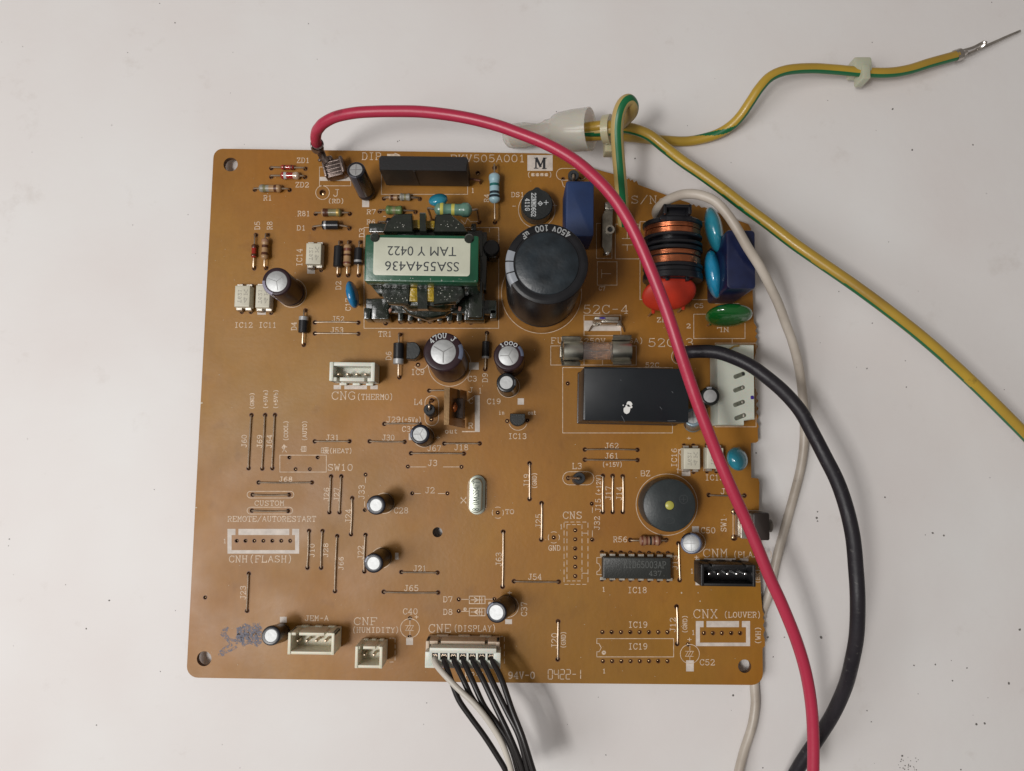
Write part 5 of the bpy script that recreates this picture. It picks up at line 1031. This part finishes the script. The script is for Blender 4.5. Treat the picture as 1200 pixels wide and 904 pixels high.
# ==================================================================== long leads
def cable(pts, r, mats, stripe=None, n=10, seg=20): 
    pass
def wirething(name, pl, r, mats, label, cat, parent=None, stripe=None, n=10, seg=20, group=None, W=None):
    W = W or Matrix.Translation(P(*pl[0])*S); pts = [(W.inverted() @ (P(*p)*S))/S for p in pl]
    b = MB(); b.tube(spline(pts, n), r, seg, stripe=stripe); o = b.build(name, mats, parent, W, ang=80)
    if parent is None: tag(o, label, cat, group)
    elif label: o['label'] = label
    return o
def sheath(name, col, rough, dirt, nscale=60, dcol=None, coat=0.0):
    return mat(name, col, rough, noise=dirt, nscale=nscale, col2=dcol, bump=.3, bscale=350, coat=coat, rnoise=.08, spk=(tuple(c*.45 for c in (dcol or col)), 260, .64, .80))
REDW = sheath('red silicone lead', (.42,.024,.062), .38, .10)
REDP = [(372,172,9),(370,163,14),(371,155,17),(374,150,19),(380,144,21),(394,137,23),(416,132.5,25),(438,131,26),(460,130.6,27),(490,131,28.5),(520,134,30),(550,139,31),(580,146.5,31.5),(602,154,32),(640,169,33),(672,187,34),(697,208,35),(718,231,35.5),(735,257,35.5),(750,287,35),(764,320,34.5),(778,356,34),(787,382,33.5),(796,410,33),(806,440,32),(817,472,31),(829,504,30),(840,532,29),(855,568,28),(874,610,26.5),(889,645,25.5),(902,677,24.5),(917,710,23.5),(933,750,22),(944,787,21),(950.5,825,20),(953,862,19),(953,903,18),(951,935,17)]
red = link('red_lead', None, None, Matrix.Translation(P(392,205,0)*S)); tag(red, 'thick red lead with a crimped push-on terminal, arching from the top left across the board', 'cable')
wirething('sheath', REDP, 1.42, REDW, None, None, parent=red, W=WM[red])
Wr = WM[red]
def LR(u, v, h): return (Wr.inverted() @ (P(u, v, h)*S))/S
TERM = mat('tarnished terminal', (.24,.19,.17), .42, 1.0, noise=.5, nscale=400, bump=.4)
b = MB(); pts = [LR(372,173.5,7.8), LR(371.6,169,11.8)]; b.tube(pts, 1.75, 18, caps=False); b.tube([LR(372,173.5,7.8), LR(372,169,11.5)], 1.5, 18)
b.tube([LR(373,174,8.2), LR(376,179,6.0), LR(379,186,4.8), LR(383,190,4.2)], 1.2, 12, r1=1.1, flat=.75)
b.ellipsoid(LR(375,188,4.8), .6,.45,.5)
b.build('crimp_barrel', TERM, red, Wr)
b = MB(); c0 = LR(392,198.5,3); 
b.rbox(0, 0, 4.6, 4.8, .8, 4.0, .5, .4)
for i in range(5): b.rbox(0, 1.9-i*.98, 4.3, .62, .9, 4.45-.12*i, .2, .28)
b.rbox(2.5, .3, 1.0, 4.8, .6, 4.9, .45, .4); b.rbox(-2.5, .2, .8, 4.4, .8, 4.5, .35, .3); b.rbox(-.8, 2.9, 2.2, 1.6, 1.6, 4.4, .6, .4)
an = math.radians(14); b.v = [(c0.x+x*math.cos(an)-y*math.sin(an), c0.y+x*math.sin(an)+y*math.cos(an), z) for x, y, z in b.v]
b.build('push_on_terminal', TERM, red, Wr)
b = MB(); b.rbox(0, 0, 4.2, .8, -1.2, 3.6, .1, .08); tb = b.build('tab_terminal', STEEL, board, frame(392,205,0)); tb['label'] = 'metal tab inside the red lead terminal'

BLKW = mat('black lead sheath', (.009,.008,.011), .45, noise=.9, nscale=120, col2=(.020,.017,.021), spec=.32, bump=.5, bscale=700, rnoise=.12, spk=((.10,.095,.09), 700, .62, .74))
BLP = [(797,419,-1),(797,418,4),(799,416,8),(806,413,12),(820,412,14),(840,413,15.5),(860,419.5,17),(880,429,18.5),(900,443.5,20),(920,461,21),(938,482,22),(952,507,23),(966,534,24),(981,564,25),(992,596,26),(999.5,630,26.5),(1003,667,27),(1005,702,27),(1004,742,25),(999,772,22),(991,803,18),(977,835,13.5),(960,863,9.5),(938,896,6),(922,925,3)]
bl = wirething('black_lead', BLP, 1.72, BLKW, 'thick black scuffed lead curving out of the board beside the relay to the bottom edge', 'cable')
# embossed marks on the sheath
WHP = [(771,255,5),(769,249,9),(773,242,13),(784,234,17),(798,228.5,20),(812,227.5,22),(826,230.5,23.2),(839,237,24),(852,251,24.3),(864,269,24),(876,290,23),(890,312,21),(902,335,18),(912,356,14.5),(921,380,10.5),(929,402,7),(936,430,4),(940,458,1.5),(942.5,490,-.5),(942,522,-1.8),(938,550,-2.5),(930,582,-2.9),(920,618,-2.9),(910,655,-2.9),(901,696,-2.9),(893,718,-2.9),(886,745,-2.9),(883,770,-2.9),(884,804,-2.9),(885,826,-2.9),(881,852,-2.7),(872,880,-2),(866,903,-1),(860,930,0)]
WHW = sheath('grubby white sheath', (.50,.45,.39), .42, .35, 70, (.33,.28,.23))
wh = wirething('white_lead', WHP, 1.22, WHW, 'grubby white lead looping round the right side of the board and under its lower corner', 'cable')

# green/yellow earth harness
YG = sheath('earth yellow sheath', (.42,.27,.03), .36, .22, 50, (.33,.20,.03), coat=.15); YP = sheath('faded yellow sheath', (.50,.36,.13), .38, .15, 50); GS = mat('earth green stripe', (.006,.13,.045), .38)
eh = link('earth_wire_harness', None, None, Matrix.Translation(P(712,155,TABLE)*S)); tag(eh, 'yellow-green striped earth wires joined in a clear plastic cap above the board', 'cable')
W = WM[eh]
W1 = [(731,262,4),(730,250,7),(729,236,12),(726.5,205,17),(724,175,20),(723,152,22),(725,134,23.5),(730,122,24),(736.5,118,23.5),(741,124,21.5),(740,132,18),(734,139,14),(726,147,9.5),(716,152,9.3),(704,153,8.6),(684,154,6.5)]
wirething('striped_wire', W1, 1.62, [YP, GS], 'upright looped striped wire', None, parent=eh, W=W, stripe=lambda f: -8 if f < .62 else -8+(f-.62)*250, n=10, seg=36)
W2 = [(682,151,7),(705,148,9.6),(722,148.5,9.5),(740,151,8.5),(760,158.5,8),(780,174,8),(800,189.5,9),(820,203,10),(845,221,11),(872,242,12.5),(900,262.5,14),(930,285.5,15),(960,306.5,16),(1000,334,17),(1040,363.5,17.5),(1080,395,17),(1120,430,16),(1160,468,14.5),(1200,508,13),(1235,545,11)]
wirething('striped_wire', W2, 1.5, [YG, GS], 'long striped wire running off to the right', None, parent=eh, W=W, stripe=lambda f: 88+6*math.sin(f*23), n=10, seg=40)
W3 = [(682,160,5.5),(705,159,6.6),(722,159.5,5.2),(745,161.5,1.5),(770,164,-2),(800,166,-3),(820,163.5,-2.6),(840,157.5,-1.5),(856,148,0),(868,136,2),(879,120,4),(890,103.5,5.5),(903,90,6),(922,82.5,6),(950,80.3,5),(980,82,3.8),(1010,84.8,3),(1040,85.5,2.5),(1064,82,2),(1090,74,1.6),(1122,65.2,1)]
wirething('striped_wire', W3, 1.38, [YG, GS], 'short striped wire ending in a bare metal terminal', None, parent=eh, W=W, stripe=lambda f: 285 if f < .28 else (285+(f-.28)*1200 if f < .416 else 448), n=10, seg=36)
def LE(u, v, h): return (W.inverted() @ (P(u, v, h)*S))/S
# plastic cap: bell and tail along an axis
cl = bpy.data.materials.new('milky clear plastic'); cl.use_nodes = True; cb = cl.node_tree.nodes['Principled BSDF']
cb.inputs['Base Color'].default_value = (.70,.66,.58,1); cb.inputs['Roughness'].default_value = .22; cb.inputs['Alpha'].default_value = .52; cb.inputs['Subsurface Weight'].default_value = .2; cb.inputs['Subsurface Scale'].default_value = .002; cb.inputs['Coat Weight'].default_value = .5
a0, a1 = LE(590,161,-.6), LE(692,151.5,9.5); ln = (a1-a0).length; M = Matrix.Translation(a0) @ (a1-a0).to_track_quat('Z', 'Y').to_matrix().to_4x4()
f_ = lambda x: ln*x
b = MB(); b.lathe([(.3,0),(1.9,f_(.02)),(3.0,f_(.06)),(3.4,f_(.12)),(3.5,f_(.26)),(3.1,f_(.33)),(2.85,f_(.40)),(3.0,f_(.46)),(3.6,f_(.50)),(3.8,f_(.57)),(4.6,f_(.60)),(5.2,f_(.66)),(5.6,f_(.80)),(5.75,ln),(5.5,ln),(5.3,f_(.80)),(4.8,f_(.66)),(3.4,f_(.58))], 40, M=M, cap1=True)
b.build('closed_end_cap', cl, eh, W, ang=60)
b = MB(); b.lathe([(2.6,f_(.10)),(2.7,f_(.5)),(2.2,f_(.6))], 16, M=M); b.build('crimp_sleeve', mat('dull sleeve', (.42,.36,.30), .5, .3), eh, W)
NYL = mat('yellowed nylon tie', (.46,.42,.27), .3, sss=.2, coat=.3)
b = MB(); ta = LE(712,152,8); tn = (a1-a0).normalized(); Mt = Matrix.Translation(ta) @ tn.to_track_quat('Z', 'Y').to_matrix().to_4x4(); b.lathe([(3.1,-1.0),(3.9,-1.0),(4.0,1.0),(3.2,1.0)], 24, M=Mt, cap0=True, cap1=True); b.build('cable_tie', NYL, eh, W)
b = MB(); th = LE(713,170,4); b.rbox(th.x, th.y, 2.6, 5.6, th.z-2.2, th.z+2.2, .4, .4); b.build('tie_head', NYL, eh, W)
# clip on the short wire
b = MB(); k0 = LE(1009,78,3.0); b.rbox(k0.x, k0.y, 5.0, 4.2, k0.z-4.3, k0.z+1.6, .6, .6, seg=4); b.rbox(k0.x+.4, k0.y-2.6, 2.3, 4.2, k0.z-3.2, k0.z+2.3, .4, .3)
b.build('clip', mat('greenish clear clip', (.44,.45,.34), .28, sss=.2, coat=.3), eh, W)
# bare terminal
TRM = mat('bright terminal', (.62,.58,.54), .25, 1.0, noise=.3, nscale=500)
b = MB(); b.tube([LE(1119,66,1.0), LE(1126,63.5,.8)], 1.7, 16, flat=.85); b.tube([LE(1126,64,.4), LE(1132,61.5,.0)], 1.1, 10, r1=.7)
b.tube(spline([LE(1128,66,.0), LE(1145,58.5,-.6), LE(1154,52,.4), LE(1155,48.6,1.0)], 4), .42, 8, flat=.5)
b.tube(spline([LE(1128,59.5,.6), LE(1140,56,.4), LE(1150,51,.6), LE(1154,49,1.0)], 4), .42, 8, flat=.5)
b.build('crimp_terminal', TRM, eh, W)
b = MB(); b.tube(spline([LE(1145,58,-.5), LE(1160,52,-1.2), LE(1180,43,-1.8), LE(1196,36,-2.2)], 4), .5, 8, flat=.4, r1=.3); b.build('terminal_prong', TRM, eh, W)
